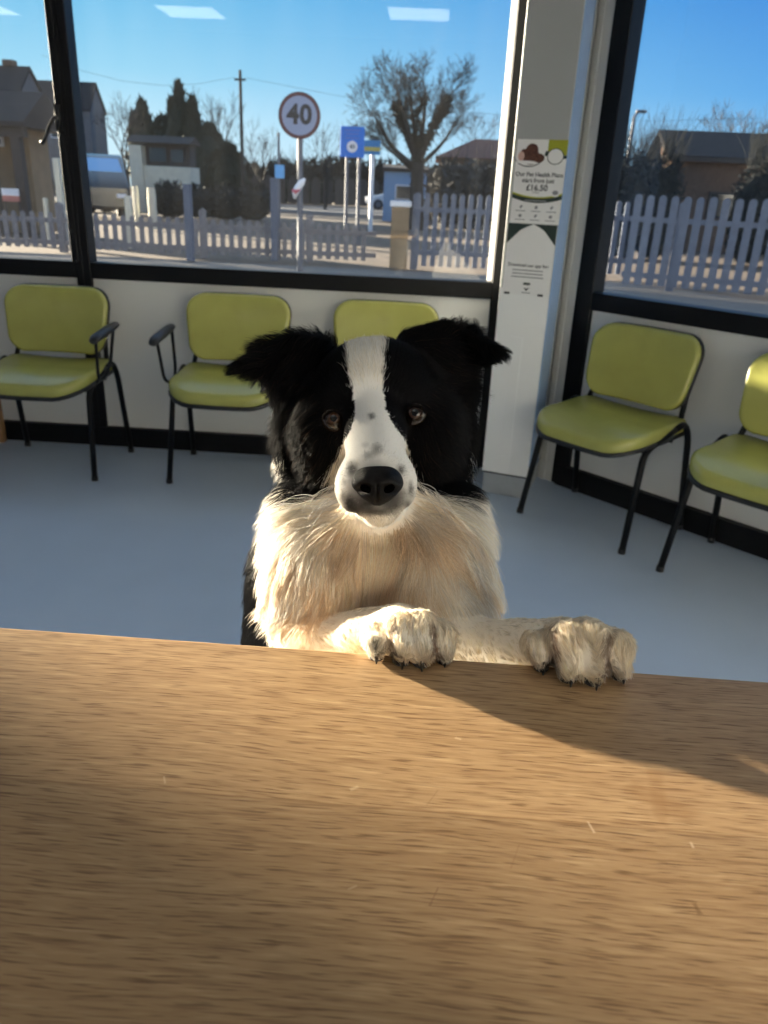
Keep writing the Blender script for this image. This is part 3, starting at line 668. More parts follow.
def leaf_cloud(q, centres, n, size, rnd, spike=0.0):
    """many small crossed leaf blades around (x, y, z, rx, ry, rz) ellipsoids"""
    for i in range(n):
        cx, cy, cz, rx, ry, rz = rnd.choice(centres)
        while True:
            a, b_, c_ = rnd.uniform(-1, 1), rnd.uniform(-1, 1), rnd.uniform(-1, 1)
            rr = a * a + b_ * b_ + c_ * c_
            if .3 < rr < 1: break
        p = Vector((cx + a * rx, cy + b_ * ry, cz + c_ * rz)); s = size * rnd.uniform(.6, 1.4)
        d1 = Vector((rnd.uniform(-1, 1), rnd.uniform(-1, 1), rnd.uniform(-1, 1) + spike)).normalized(); d2 = d1.orthogonal().normalized() * .5
        q.add([p - d2 * s * .5, p + d2 * s * .5, p + d1 * s * 1.2], [(0, 1, 2)])
def bulk(q, cx, cy, cz, rx, ry, rz, rnd, n=14, m=9, rough=.18):
    rings = []
    for j in range(1, m):
        th = math.pi * j / m; rings.append([(cx + rx * math.sin(th) * math.cos(2 * math.pi * k / n) * (1 + rnd.uniform(-rough, rough)), cy + ry * math.sin(th) * math.sin(2 * math.pi * k / n) * (1 + rnd.uniform(-rough, rough)), cz - rz * math.cos(th) * (1 + rnd.uniform(-rough, rough) * .5)) for k in range(n)])
    q.loft(rings)
# big bare tree with ivy
YT = 30.0; pt_ = on_y(417, 180, YT); ptop = on_y(412, 62, YT)
bt = empty('bare_tree', (float(pt_[0]), YT, 0))
def rel(px, py, dy=0.0): p = on_y(px, py, YT + dy); return Vector((float(p[0]) - float(pt_[0]), dy, float(p[2])))
q = MB(); rnd = random.Random(8)
def twigs(p, d, ln, r, lv):
    pts = [p]; dd = d.copy()
    for i in range(3):
        dd = (dd + Vector((rnd.uniform(-1, 1), rnd.uniform(-1, 1), rnd.uniform(-.5, .8))) * .17).normalized(); pts.append(pts[-1] + dd * ln / 3)
    q.tube(pts, [r, r * .85, r * .7, max(r * .55, .004)], 5 if lv < 2 else 3, cap=False)
    if lv >= 4: return
    for k in range(4 if lv < 2 else 3):
        ax = dd.orthogonal().normalized(); ay = dd.cross(ax); az = rnd.uniform(0, 6.28); tl = rnd.uniform(.3, .85)
        nd = (dd * math.cos(tl) + (ax * math.cos(az) + ay * math.sin(az)) * math.sin(tl)).normalized(); nd = (nd + Vector((0, 0, .12))).normalized()
        twigs(pts[rnd.choice((1, 2, 3, 3))], nd, ln * rnd.uniform(.55, .8), max(r * .6, .0045), lv + 1)
q.tube([(0, 0, -.05), (.02, 0, .8), (0, 0, 1.5), rel(418, 163)], [.36, .27, .24, .22], 9)
limbs = [((417, 160), (404, 130), (394, 104), .13, 0), ((418, 160), (414, 125), (410, 96), .12, .3), ((419, 160), (432, 128), (446, 100), .14, -.1), ((418, 158), (424, 120), (426, 92), .10, .4), ((416, 168), (392, 148), (376, 118), .09, -.3), ((420, 165), (442, 145), (456, 122), .08, .3), ((415, 172), (398, 158), (384, 144), .06, .2), ((417, 165), (405, 120), (398, 92), .08, -.4)]
for a_, b_, c_, r_, dy in limbs:
    A_, B_, C_ = rel(*a_), rel(*b_, dy * .6), rel(*c_, dy); pth = arc_path([A_, B_, C_], .5, 4); q.tube(pth, [r_ * (1 - .6 * i / (len(pth) - 1)) for i in range(len(pth))], 6, cap=False)
    for t in (.35, .5, .62, .74, .86, 1, 1, 1):
        p = pth[min(len(pth) - 1, int(t * (len(pth) - 1)))]; d = (C_ - A_).normalized() + Vector((rnd.uniform(-.9, .9), rnd.uniform(-.8, .8), rnd.uniform(-.2, .5))) * .75
        twigs(p, d.normalized(), rnd.uniform(.45, .66), .013, 0)
q.build('branches', M_bark, bt)
q = MB(); k_ = .036
for a_, b_, rr, n_ in (((417, 186), (417, 150), 5, 500), ((414, 150), (405, 128), 4, 220), ((405, 128), (396, 104), 6, 420), ((421, 150), (434, 126), 5, 300), ((434, 126), (448, 98), 5.5, 420), ((418, 145), (417, 112), 3, 120), ((418, 112), (426, 96), 3, 90)):
    cs_ = []
    for t in (.1, .3, .5, .7, .9): p = rel(a_[0] + (b_[0] - a_[0]) * t, a_[1] + (b_[1] - a_[1]) * t); cs_.append((p.x, p.y, p.z, rr * k_, rr * k_, rr * k_))
    leaf_cloud(q, cs_, int(n_ * 1.6), .13, rnd)
q.build('ivy', M_ivy, bt); tag(bt, 'big bare tree with dark ivy clumps and a round crown', 'tree')
# smaller bare trees: (px, top py, depth, label)
for i, (px, top, Y, sp, fork, lab) in enumerate([(112, 96, 40, .9, 1.6, 'thin bare tree between the house and the conifers'), (214, 92, 58, .7, 2.0, 'tall thin bare tree just left of the wooden telegraph pole'), (262, 118, 60, .9, 2.0, 'bare tree right of the telegraph pole, behind the 40 sign'), (326, 124, 52, 1.0, 2.2, 'distant bare tree behind the blue road sign'), (497, 104, 50, 1.0, 2.0, 'bare tree half hidden by the column edge, right of the ivy tree'),
        (632, 128, 33, 1.0, 1.6, 'bare tree at the left side of the right hand window'), (668, 124, 40, 1.0, 1.6, 'bare twiggy tree above the brown building, leftmost of three'), (712, 112, 48, 1.0, 1.6, 'bare twiggy tree above the brown building, middle of three'), (752, 106, 56, 1.0, 1.6, 'bare twiggy tree above the brown building at the right picture edge')]):
    pp = on_y(px, top, Y); o = tree_mesh(0, 0, float(pp[2]) + .3, sp, 20 + i, .16, fork, 5, .009, .6, 4).build('bare_tree', M_bark, None, loc=(float(pp[0]), Y, 0)); tag(o, lab, 'tree', 'bare trees beyond the fences')
# conifers: (px, top py, half width px, depth)
for i, (px, top, hw, Y, lab) in enumerate([(139, 100, 16, 43, 'dark conifer with a blunt top behind the cream bungalow'), (176, 82, 15, 47, 'tallest dark conifer with a pointed top'), (190, 96, 12, 44, 'dark conifer at the right shoulder of the tallest one'), (158, 116, 27, 51, 'low dark conifer filling the gap between the two tall ones'), (205, 122, 24, 56, 'broad rounded dark conifer right of the tallest one'), (226, 145, 22, 47, 'low dark conifer sloping down towards the telegraph pole')]):
    pp = on_y(px, top, Y); h = float(pp[2]); w_ = float(on_y(px + hw, top, Y)[0] - pp[0]); rnd = random.Random(60 + i); q = MB()
    bulk(q, 0, 0, h * .42, w_ * .92, w_ * .8, h * .44, rnd, 16, 12, .12)
    cl = [(0, 0, h * .38, w_ * 1.05, w_, h * .4), (0, 0, h * .62, w_ * .8, w_ * .7, h * .28), (w_ * .15, 0, h * .85, w_ * .32, w_ * .3, h * .15), (-w_ * .4, 0, h * .72, w_ * .3, w_ * .3, h * .16), (w_ * .5, 0, h * .7, w_ * .28, w_ * .3, h * .14)]
    leaf_cloud(q, cl, 1800, .26, rnd, 1.6)
    o = q.build('conifer_tree', M_conif, None, loc=(float(pp[0]), Y, 0)); tag(o, lab, 'tree', 'dark conifers behind the bungalow')
# hedges
def hedge(name, px0, px1, top, Y, label, mat=M_hedge, size=.3, n=2600, depth=1.5, twigs=0, tr=.02):
    a, b = on_y(px0, top, Y), on_y(px1, top, Y); h = float(a[2] + b[2]) / 2; Ln = float(b[0] - a[0]); rnd = random.Random(int(px0) + 5); q = MB()
    k = max(3, int(Ln / (h * .7)))
    cl = []
    for i in range(k):
        x = Ln * (i + .5) / k - Ln / 2; hh = h * rnd.uniform(.84, 1.0); r_ = Ln / k * .75
        bulk(q, x, 0, hh * .43, r_ * .92, depth * .7, hh * .45, rnd, 12, 8, .1); cl.append((x, 0, hh * .48, r_ * 1.05, depth, hh * .52))
    leaf_cloud(q, cl, n, size, rnd, .6)
    for i in range(twigs):
        x = rnd.uniform(-Ln / 2, Ln / 2); z = h * rnd.uniform(.7, .95); d = Vector((rnd.uniform(-.5, .5), rnd.uniform(-.3, .3), 1)).normalized(); l_ = h * rnd.uniform(.15, .42)
        q.tube([(x, 0, z), tuple(Vector((x, 0, z)) + d * l_ * .5), tuple(Vector((x, 0, z)) + d * l_ + Vector((rnd.uniform(-.15, .15), 0, 0)))], [tr, tr * .7, tr * .4], 3, cap=False)
    o = q.build(name, mat, None, loc=(float(a[0] + b[0]) / 2, Y, 0)); return tag(o, label, 'hedge')
hedge('hedgerow', 205, 330, 158, 66, 'dark distant hedgerow behind the telegraph pole and 40 sign', twigs=90, size=.5)
hedge('hedgerow', 325, 440, 157, 75, 'dark distant hedgerow between the blue signs and the ivy tree', twigs=90, size=.5)
hedge('hedge', 436, 520, 152, 33, 'grey-brown hedge in front of the red roofed house', twigs=30, size=.3, mat=simple('bare_hedge', (.06, .055, .05), .95, var=.5, scale=8))
hedge('hedge', 592, 684, 140, 20, 'dark hedge behind the white fence, at the left of the right hand window', twigs=420, size=.11, depth=.9, n=7000, tr=.006)
hedge('hedge', 752, 860, 146, 19.5, 'dark hedge at the right picture edge behind the white fence', twigs=420, size=.11, depth=.9, n=7000, tr=.006)
hedge('hedge', 60, 112, 166, 32, 'low dark hedge left of the cream bungalow', size=.22, depth=.8)
hedge('hedge', 156, 266, 181, 30.5, 'low dark hedge in front of the cream bungalow', size=.16, depth=.7, n=2600)

# ---- buildings
def gable(root, x0, x1, y0, y1, ze, zr, wall, roof, axis='x', over=.3):
    q = MB(); q.box((x0, y0, 0), (x1, y1, ze))
    if axis == 'x': ym = (y0 + y1) / 2; q.prism([(y0, ze), (y1, ze), (ym, zr)], x0, x1, lambda a, b, h: (h, a, b))
    else: xm = (x0 + x1) / 2; q.prism([(x0, ze), (x1, ze), (xm, zr)], y0, y1, lambda a, b, h: (a, h, b))
    q.build('wall', wall, root)
    q = MB(); t = .15
    if axis == 'x':
        ym = (y0 + y1) / 2; sl = (zr - ze) / (ym - y0)
        q.prism([(y0 - over, ze - over * sl), (ym, zr), (y1 + over, ze - over * sl), (y1 + over, ze - over * sl + t), (ym, zr + t), (y0 - over, ze - over * sl + t)], x0 - over, x1 + over, lambda a, b, h: (h, a, b))
    else:
        xm = (x0 + x1) / 2; sl = (zr - ze) / (xm - x0)
        q.prism([(x0 - over, ze - over * sl), (xm, zr), (x1 + over, ze - over * sl), (x1 + over, ze - over * sl + t), (xm, zr + t), (x0 - over, ze - over * sl + t)], y0 - over, y1 + over, lambda a, b, h: (a, h, b))
    q.build('roof', roof, root)
def win(root, x0, x1, z0, z1, y, mat=None, frame=None):
    q = MB(); q.box((x0, y - .05, z0), (x1, y + .02, z1)); o = q.build('window', frame or M_swhite, root); q = MB(); q.box((x0 + .06, y - .06, z0 + .06), (x1 - .06, y - .051, z1 - .06)); q.build('pane', mat or M_dwin, o)
def bx(px, Y): return float(on_y(px, 180, Y)[0])
def bz(py, Y, px=100): return float(on_y(px, py, Y)[2])
# brown houses at the left
Yh = 40; h1 = empty('house', (bx(5, Yh), Yh, 0)); X0 = bx(-60, Yh) - bx(5, Yh); X1 = bx(30, Yh) - bx(5, Yh)
gable(h1, X0, X1, 0, 2.4, bz(92, Yh, 15), bz(66, Yh, 15), M_greyw, M_dkroof, 'x', .1); q = MB(); q.box((.1, 1.0, bz(66, Yh)), (.6, 1.5, bz(60, Yh))); q.build('chimney', M_brick, h1)
win(h1, X1 - 1.7, X1 - .6, bz(112, Yh), bz(97, Yh), 0); tag(h1, 'tall grey gabled house at the top left, behind the timber porch', 'house')
h2 = empty('house', (bx(50, 52), 52, 0)); X0 = bx(28, 52) - bx(50, 52); X1 = bx(96, 52) - bx(50, 52)
gable(h2, X0, X1, 0, 2.4, bz(108, 52, 50), bz(81, 52, 50), M_greyw, M_dkroof, 'x', .1); win(h2, X1 - 2.6, X1 - 1.4, bz(140, 52), bz(122, 52), 0); tag(h2, 'lower dark house behind the window mullion, right of the tall gabled house', 'house')
# timber porch building close by
Yp = 17.5; x_ = bx(18, Yp); po = empty('porch_building', (x_, Yp, 0)); X0 = bx(-90, Yp) - x_; X1 = bx(29, Yp) - x_
q = MB(); q.box((X0, .7, 0), (X1 - .25, 1.6, bz(122, Yp, 10))); q.build('wall', M_tan, po)
q = MB(); q.prism([(-.35, bz(127, Yp, 10)), (-.35, bz(122, Yp, 10)), (.75, bz(87, Yp, 10)), (1.9, bz(122, Yp, 10)), (1.9, bz(127, Yp, 10))], X0 - .3, X1 + .2, lambda a, b, h: (h, a, b)); q.build('roof', M_dkroof, po)
q = MB(); q.box((X0, -.2, bz(137, Yp, 10)), (X1 + .1, .0, bz(125, Yp, 10))); q.build('beam', M_timber, po)
for a_ in (X1 - .12, X1 - .75, X1 - 2.6):
    q = MB(); q.box((a_ - .1, -.18, 0), (a_ + .1, .02, bz(130, Yp, 10))); q.build('porch_post', M_timber, po, bevel=.01)
for a_ in (-.78, -.35): win(po, a_, a_ + .22, bz(150, Yp), bz(139, Yp), .7)
tag(po, 'timber porch building with a brown tiled roof at the left edge', 'building')
p0, p1 = on_y(1, 188, Yp - .3), on_y(20, 202, Yp - .3); q = MB(); sg = empty('notice_board', (float(p0[0] + p1[0]) / 2, Yp - .3, 0)); w_ = float(p1[0] - p0[0]) / 2
q.box((-w_, -.01, float(p0[2]) - .14), (w_, .01, float(p0[2]))); q.build('upper_panel', M_swhite, sg); q = MB(); q.box((-w_, -.01, float(p1[2])), (w_, .01, float(p0[2]) - .141)); q.build('lower_panel', simple('faded_red', (.4, .16, .13), .6), sg)
for dx in (-w_ * .8, w_ * .8):
    q = MB(); q.tube([(dx, .03, 0), (dx, .03, float(p0[2]) - .02)], .02, 6); q.build('board_post', M_timber, sg)
tag(sg, 'small white and red notice board in front of the porch at the left edge', 'notice board')
# white boards standing right of the porch
for px, wpx, top, lab in ((45, 3, 198, 'narrow white bollard under the window handle'), (56, 6, 158, 'pale narrow gate post next to the window mullion')):
    p = on_y(px, top, 16.2); w_ = float(on_y(px + wpx / 2, top, 16.2)[0] - p[0]); q = MB(); q.box((-w_, -.05, 0), (w_, .05, float(p[2]))); o = q.build('bollard' if wpx < 5 else 'gate_post', M_cream, None, bevel=.01, loc=(float(p[0]), 16.2, 0)); tag(o, lab, 'post')
# cream bungalow
Yb2 = 33; x_ = bx(160, Yb2); bg = empty('bungalow', (x_, Yb2, 0)); X0 = bx(131, Yb2) - x_; X1 = bx(190, Yb2) - x_
q = MB(); q.box((X0, 0, 0), (X0 + .5, 1.4, bz(146, Yb2, 160))); q.box((X0 + .45, .15, 0), (X1, 1.4, bz(166, Yb2, 160))); q.build('wall', M_cream, bg)
q = MB(); q.box((X0 + .5, .5, bz(166, Yb2, 160)), (X1 - .1, 1.3, bz(143, Yb2, 160))); q.build('glazed_wall', M_timber, bg); win(bg, X0 + .6, X0 + 1.4, bz(163, Yb2, 160), bz(146, Yb2, 160), .5, None, M_timber); win(bg, X0 + 1.5, X0 + 2.1, bz(163, Yb2, 160), bz(147, Yb2, 160), .5, None, M_timber)
q = MB(); q.prism([(-.1, bz(143, Yb2, 160)), (.7, bz(135, Yb2, 160)), (1.5, bz(143, Yb2, 160))], X0 - .1, X1 + .1, lambda a, b, h: (h, a, b)); q.build('roof', M_dkroof, bg)
tag(bg, 'cream bungalow with a dark window band below the conifers', 'bungalow')
# planters and posts in front of it
for px, top, wpx, lab in ((135, 186, 5, 'cream plant pot left of a second one, in front of the bungalow'), (151, 188, 8, 'round cream plant pot in front of the bungalow, right of the narrow one')):
    p = on_y(px, top, 22); w_ = float(on_y(px + wpx / 2, top, 22)[0] - p[0]); h = float(p[2]); q = MB(); q.tube([(0, 0, 0), (0, 0, h * .3), (0, 0, h * .8), (0, 0, h)], [w_ * .8, w_, w_ * 1.05, w_ * .95], 14); o = q.build('plant_pot', M_cream, None, loc=(float(p[0]), 22, 0)); tag(o, lab, 'plant pot')
p = on_y(128, 202, 15.4); q = MB(); q.box((-.055, -.05, 0), (.055, .05, .95)); o = q.build('gate_post', M_cream, None, bevel=.01, loc=(float(p[0]), 15.4, 0)); tag(o, 'short white post behind the low fence, below the plant pots', 'post')
# house with a red roof at the right
Yr = 38; x_ = bx(470, Yr); hr = empty('house', (x_, Yr, 0)); X0 = bx(434, Yr) - x_; X1 = bx(560, Yr) - x_
ze = bz(158, Yr, 470); zr = bz(133, Yr, 480)
q = MB(); q.box((X0 + .3, .3, 0), (X1, 8, ze)); q.build('wall', M_brick, hr)
q = MB(); q.add([(X0, 0, ze), (X1 + .3, 0, ze), (X1 + .3, 8.3, ze), (X0, 8.3, ze), (X0 + 1.9, 4.1, zr), (X1, 4.1, zr)], [(0, 3, 2, 1), (0, 1, 5, 4), (1, 2, 5), (2, 3, 4, 5), (3, 0, 4)]); q.build('roof', M_redroof, hr)
win(hr, .4, 1.6, 1.2, 2.4, .3); tag(hr, 'house with a hipped red tiled roof behind the hedge, right of the ivy tree', 'house')
# blue-white sheds between
p = on_y(405, 180, 36)
sd = empty('shed', (float(p[0]), 36, 0)); gable(sd, -.9, .9, 0, 2.4, bz(172, 36, 405), bz(168, 36, 405), simple('pale_blue_cladding', (.22, .36, .55), .7), M_dkroof, 'x', .1); win(sd, -.4, .3, .9, 1.5, 0); tag(sd, 'pale blue shed behind the trunk of the ivy tree', 'shed')
# brown building behind the white fence, right window
Yq = 24; x_ = bx(720, Yq); br = empty('house', (x_, Yq, 0)); X0 = bx(668, Yq) - x_; X1 = bx(800, Yq) - x_
gable(br, X0, X1, 0, 2.5, bz(160, Yq, 720), bz(134, Yq, 720), M_brick, M_dkroof, 'x', .15); win(br, X0 + 1.2, X0 + 2.0, .9, 1.6, 0, None, M_timber); q = MB(); q.box((X0 - .15, -.2, bz(163, Yq, 720)), (X1 + .15, -.12, bz(159, Yq, 720))); q.build('gutter', M_timber, br)
tag(br, 'dark brown building behind the white fence in the right hand window', 'house')
# ---- poles and wires
Yt = 46; pt0 = on_y(240, 70, Yt); tp = empty('telegraph_pole', (float(pt0[0]), Yt, 0)); q = MB(); q.tube([(0, 0, -.05), (.0, 0, float(pt0[2]))], [.105, .08], 8); q.build('pole', M_bark, tp); q = MB(); q.box((-.3, -.08, float(pt0[2]) - .5), (.3, -.0, float(pt0[2]) - .4)); q.build('cross_arm', M_bark, tp); tag(tp, 'tall wooden telegraph pole standing between the conifers and the 40 sign', 'telegraph pole')
q = MB(); zt_ = float(pt0[2]) - .35; xt = float(pt0[0])
for dx, dz, ex, ez in ((-.25, 0, -9, .3), (.25, 0, 26, -1.2)):
    q.tube([(xt + dx, Yt - .11, zt_)] + [(xt + dx + ex * t, Yt - .11 - 3 * t, zt_ + ez * t - 1.6 * 4 * t * (1 - t) * .5) for t in (.2, .4, .6, .8, 1.0)], .007, 4)
o = q.build('overhead_wire', M_sblk, None); tag(o, 'thin overhead wire strung from the telegraph pole across the sky', 'wire')
Yl = 28; p = on_y(635, 112, Yl); ll = empty('street_lamp', (float(p[0]), Yl, 0)); q = MB(); q.tube([(0, 0, 0), (0, 0, float(p[2]) - .15), (.06, -.03, float(p[2]) - .03), (.12, -.05, float(p[2]))], [.07, .05, .04, .04], 8); q.build('lamp_post', M_gmetal, ll); q = MB(); q.box((.02, -.14, float(p[2]) - .03), (.34, .02, float(p[2]) + .06)); q.build('lamp_head', M_greyw, ll, bevel=.02); tag(ll, 'street lamp rising above the hedge in the right hand window', 'street lamp')
# ---- parked vehicles
def vehicle(name, L_, W_, H_, hood, paint, lab, loc, rz, van=False):
    root = empty(name, loc, rz)
    if van: prof = [(0, .35), (0, 1.0), (.15, 1.15), (.75, 1.38), (1.7, H_ - .1), (2.1, H_), (L_ - .1, H_ - .02), (L_, H_ - .2), (L_, .35)]
    else: prof = [(0, .35), (0, .7), (.15, .82), (1.0, .95), (1.75, H_ - .06), (2.1, H_), (3.1, H_ - .03), (3.9, .98), (L_ - .05, .92), (L_, .7), (L_, .35)]
    q = MB(); q.prism(prof, -W_ / 2, W_ / 2, lambda a, b, h: (h, a, b)); q.build('body', paint, root, bevel=.07, bseg=3)
    q = MB()
    if van: a, b = prof[3], prof[4]
    else: a, b = prof[3], prof[4]
    dx, dz = b[0] - a[0], b[1] - a[1]; l_ = math.hypot(dx, dz); nx, nz = -dz / l_ * .012, dx / l_ * .012
    q.add([(sx * (W_ / 2 - .1 - (.06 if k else 0)), (a if not k else b)[0] + (.08 if not k else -.08) * dx / l_ + nx * o_, (a if not k else b)[1] + (.08 if not k else -.08) * dz / l_ + nz * o_) for o_ in (-1, 1) for sx, k in ((-1, 0), (1, 0), (1, 1), (-1, 1))],
          [(0, 1, 2, 3), (4, 5, 6, 7), (0, 1, 5, 4), (1, 2, 6, 5), (2, 3, 7, 6), (3, 0, 4, 7)]); q.build('windscreen', M_scr, root)
    for sx in (-1, 1):
        q = MB(); q.box((sx * W_ / 2 - .012, (1.5 if van else 1.85), 1.2 if van else 1.0), (sx * W_ / 2 + .012, L_ - (.5 if van else 1.2), H_ - (.3 if van else .13))); q.build('side_window', M_dwin, root, bevel=.01)
        for yy in (.85, L_ - .85):
            q = MB(); q.tube([(sx * (W_ / 2 - .2), yy, .33), (sx * (W_ / 2 + .02), yy, .33)], .33, 18); wl = q.build('wheel', M_tyre, root)
            q = MB(); q.tube([(sx * (W_ / 2 + .021), yy, .33), (sx * (W_ / 2 + .03), yy, .33)], .19, 14); q.build('hub_cap', M_gmetal, wl)
        q = MB(); q.box((sx * W_ * .36 - .14, -.02, .68), (sx * W_ * .36 + .14, .06, .8)); q.build('headlight', M_swhite, root, bevel=.02)
    return tag(root, lab, 'van' if van else 'car')
M_scr = simple('sky_reflecting_glass', (.25, .42, .62), .04, metal=.85)
pv = on_y(101, 200, 25); vehicle('van', 4.6, 1.7, 1.95, 1, M_carp, 'dark van with a bright windscreen reflecting the sky, beside the window mullion', (float(pv[0]), 25, 0), .43, True)
pv = on_y(330, 185, 50); vehicle('car', 4.2, 1.75, 1.45, 1, M_carw, 'white car parked far off between the 40 sign and the blue sign', (float(pv[0]) + 1.5, 58, 0), -1.45)

# added unseen building: its pale wall bounces sun in through the front window
fx, fy = 14.7, -16.5; fb = empty('bounce_building', (fx, fy, 0), math.radians(42))
q = MB(); q.box((-12, -6, 0), (12, 0, 8.5)); q.build('wall', simple('bounce_facade', (.80, .84, .88), .9, var=.04, scale=2), fb)
q = MB(); q.prism([(-6.4, 8.5), (.4, 8.5), (-3, 11)], -12.4, 12.4, lambda a, b, h: (h, a, b)); q.build('roof', M_dkroof, fb)
for i in range(5):
    for z_ in (1.0, 4.2):
        q = MB(); x_ = -9.6 + 4.6 * i; q.box((x_, .005, z_), (x_ + 1.0, .06, z_ + 1.3)); f_ = q.build('window', M_greyw, fb); q = MB(); q.box((x_ + .08, .061, z_ + .08), (x_ + .92, .07, z_ + 1.22)); q.build('pane', M_dwin, f_)
tag(fb, 'pale building added behind the viewpoint, unseen, to bounce sunlight onto the dog', 'building')
# ------------------------------------------------------------------ the dog: one continuous body surface grown from an implicit shape
F32 = np.float32
def K(px, py, d): return np.array([(px - 384) * d / FPX, (py - 512) * d / FPX, d])      # camera axes: right, down, forward (metres)
def Wc(x, y, z): return to_cam((x, y, z))
def axis(segs):
    out = [segs[0][0]]
    for a, b, st in segs:
        n = max(1, int(round((b - a) / st))); out += [a + (b - a) * (i + 1) / n for i in range(n)]
    return np.array(out, F32)
FN = .0022
gx = axis([(-.42, -.175, .008), (-.175, .215, FN), (.215, .27, .008)])
gy = axis([(-.225, .155, FN), (.155, .26, .005), (.26, 1.12, .009)])
gz = axis([(.535, .83, FN), (.83, .95, .005), (.95, 1.62, .009)])
D = np.full((len(gx), len(gy), len(gz)), 1.0, F32); LB = np.zeros(D.shape, np.int8)
LABELS = {}
def lid(n): return LABELS.setdefault(n, len(LABELS) + 1)
def region(lo, hi, m):
    r = []
    for g, a, b in zip((gx, gy, gz), lo, hi):
        i0 = max(0, np.searchsorted(g, a - m) - 1); i1 = min(len(g), np.searchsorted(g, b + m) + 1); r.append(slice(i0, i1))
    return tuple(r)
def coords(sl): return gx[sl[0]][:, None, None], gy[sl[1]][None, :, None], gz[sl[2]][None, None, :]
def put(fn, lo, hi, k, label, sub=False):
    sl = region(lo, hi, k + .03)
    d = fn(*coords(sl)).astype(F32); o = D[sl]
    if sub:
        h = np.clip(.5 - .5 * (o + d) / k, 0, 1); D[sl] = o * (1 - h) + (-d) * h + k * h * (1 - h); return
    m = d < o
    LB[sl] = np.where(m, lid(label), LB[sl])
    h = np.clip(.5 + .5 * (o - d) / k, 0, 1); D[sl] = o * (1 - h) + d * h - k * h * (1 - h)
def ell3(c, r, k, label, rot=None, sub=False):
    c = np.array(c); r = np.array(r, float)
    R_ = np.eye(3) if rot is None else rot
    ext = np.abs(R_) @ r
    def fn(x, y, z):
        q = [x - c[0], y - c[1], z - c[2]]
        u = [R_[0, i] * q[0] + R_[1, i] * q[1] + R_[2, i] * q[2] for i in range(3)]
        k0 = np.sqrt(sum((u[i] / r[i]) ** 2 for i in range(3))); k1 = np.sqrt(sum((u[i] / r[i] ** 2) ** 2 for i in range(3)))
        return k0 * (k0 - 1) / np.maximum(k1, 1e-6)
    put(fn, c - ext, c + ext, k, label, sub)
def cap(a, b, ra, rb, k, label, sub=False):
    a, b = np.array(a), np.array(b); ba = b - a; l2 = float(ba @ ba); rm = max(ra, rb)
    def fn(x, y, z):
        px, py, pz = x - a[0], y - a[1], z - a[2]
        t = np.clip((px * ba[0] + py * ba[1] + pz * ba[2]) / l2, 0, 1)
        return np.sqrt((px - ba[0] * t) ** 2 + (py - ba[1] * t) ** 2 + (pz - ba[2] * t) ** 2) - (ra + (rb - ra) * t)
    put(fn, np.minimum(a, b) - rm, np.maximum(a, b) + rm, k, label, sub)
def tri(a, b, c, r, k, label):
    a, b, c = map(np.array, (a, b, c)); ba, cb, ac = b - a, c - b, a - c; nor = np.cross(ba, ac)
    c1, c2, c3 = np.cross(ba, nor), np.cross(cb, nor), np.cross(ac, nor)
    def dot(v, p): return v[0] * p[0] + v[1] * p[1] + v[2] * p[2]
    def fn(x, y, z):
        pa, pb, pc = [(x - q[0], y - q[1], z - q[2]) for q in (a, b, c)]
        ins = np.sign(dot(c1, pa)) + np.sign(dot(c2, pb)) + np.sign(dot(c3, pc))
        def e2(e, p):
            t = np.clip(dot(e, p) / float(e @ e), 0, 1); return (e[0] * t - p[0]) ** 2 + (e[1] * t - p[1]) ** 2 + (e[2] * t - p[2]) ** 2
        de = np.minimum(np.minimum(e2(ba, pa), e2(cb, pb)), e2(ac, pc)); dn = dot(nor, pa) ** 2 / float(nor @ nor)
        return np.sqrt(np.where(np.abs(ins) < 2, de, dn)) - r
    P = np.stack([a, b, c]); put(fn, P.min(0) - r, P.max(0) + r, k, label)

# --- trunk, neck, shoulders
hipL, hipR = Wc(-.20, .96, .44), Wc(-.06, .98, .44)
cap(K(372, 612, .80), Wc(-.11, .90, .62), .098, .100, .03, 'torso')
cap(Wc(-.11, .90, .62), Wc(-.13, .96, .46), .098, .085, .03, 'torso')
cap(K(318, 575, .86), Wc(-.14, .93, .66), .075, .09, .03, 'torso')
cap(K(376, 440, .81), K(378, 540, .775), .066, .078, .03, 'neck')
ell3(K(377, 520, .765), (.082, .055, .06), .02, 'neck')
ell3(K(308, 520, .755), (.028, .042, .045), .02, 'ruff'); ell3(K(446, 525, .755), (.030, .045, .045), .02, 'ruff')
ell3(K(335, 572, .735), (.054, .075, .056), .012, 'chest'); ell3(K(421, 575, .735), (.054, .075, .056), .008, 'chest')
ell3(K(358, 545, .705), (.032, .042, .03), .012, 'bib'); ell3(K(402, 545, .712), (.028, .04, .03), .010, 'bib')
ell3(K(312, 588, .752), (.036, .070, .055), .02, 'shoulder'); ell3(K(447, 588, .752), (.032, .070, .055), .02, 'shoulder')
# --- hind legs and tail
for hp, sx in ((hipL, -1), (hipR, 1)):
    hx = -.13 + sx * .075
    kn, hk, ft, to = Wc(hx + sx * .015, .86, .30), Wc(hx, .99, .155), Wc(hx, .955, .035), Wc(hx, .885, .020)
    cap(hp, kn, .072, .045, .02, 'hind_leg'); cap(kn, hk, .040, .022, .012, 'hind_leg'); cap(hk, ft, .020, .018, .01, 'hind_leg'); cap(ft, to, .021, .018, .01, 'hind_leg')
tl = [Wc(-.13, 1.03, .45), Wc(-.14, 1.10, .33), Wc(-.15, 1.13, .2), Wc(-.16, 1.17, .12)]
for i in range(3): cap(tl[i], tl[i + 1], .03 - .004 * i, .027 - .004 * i, .012, 'tail')
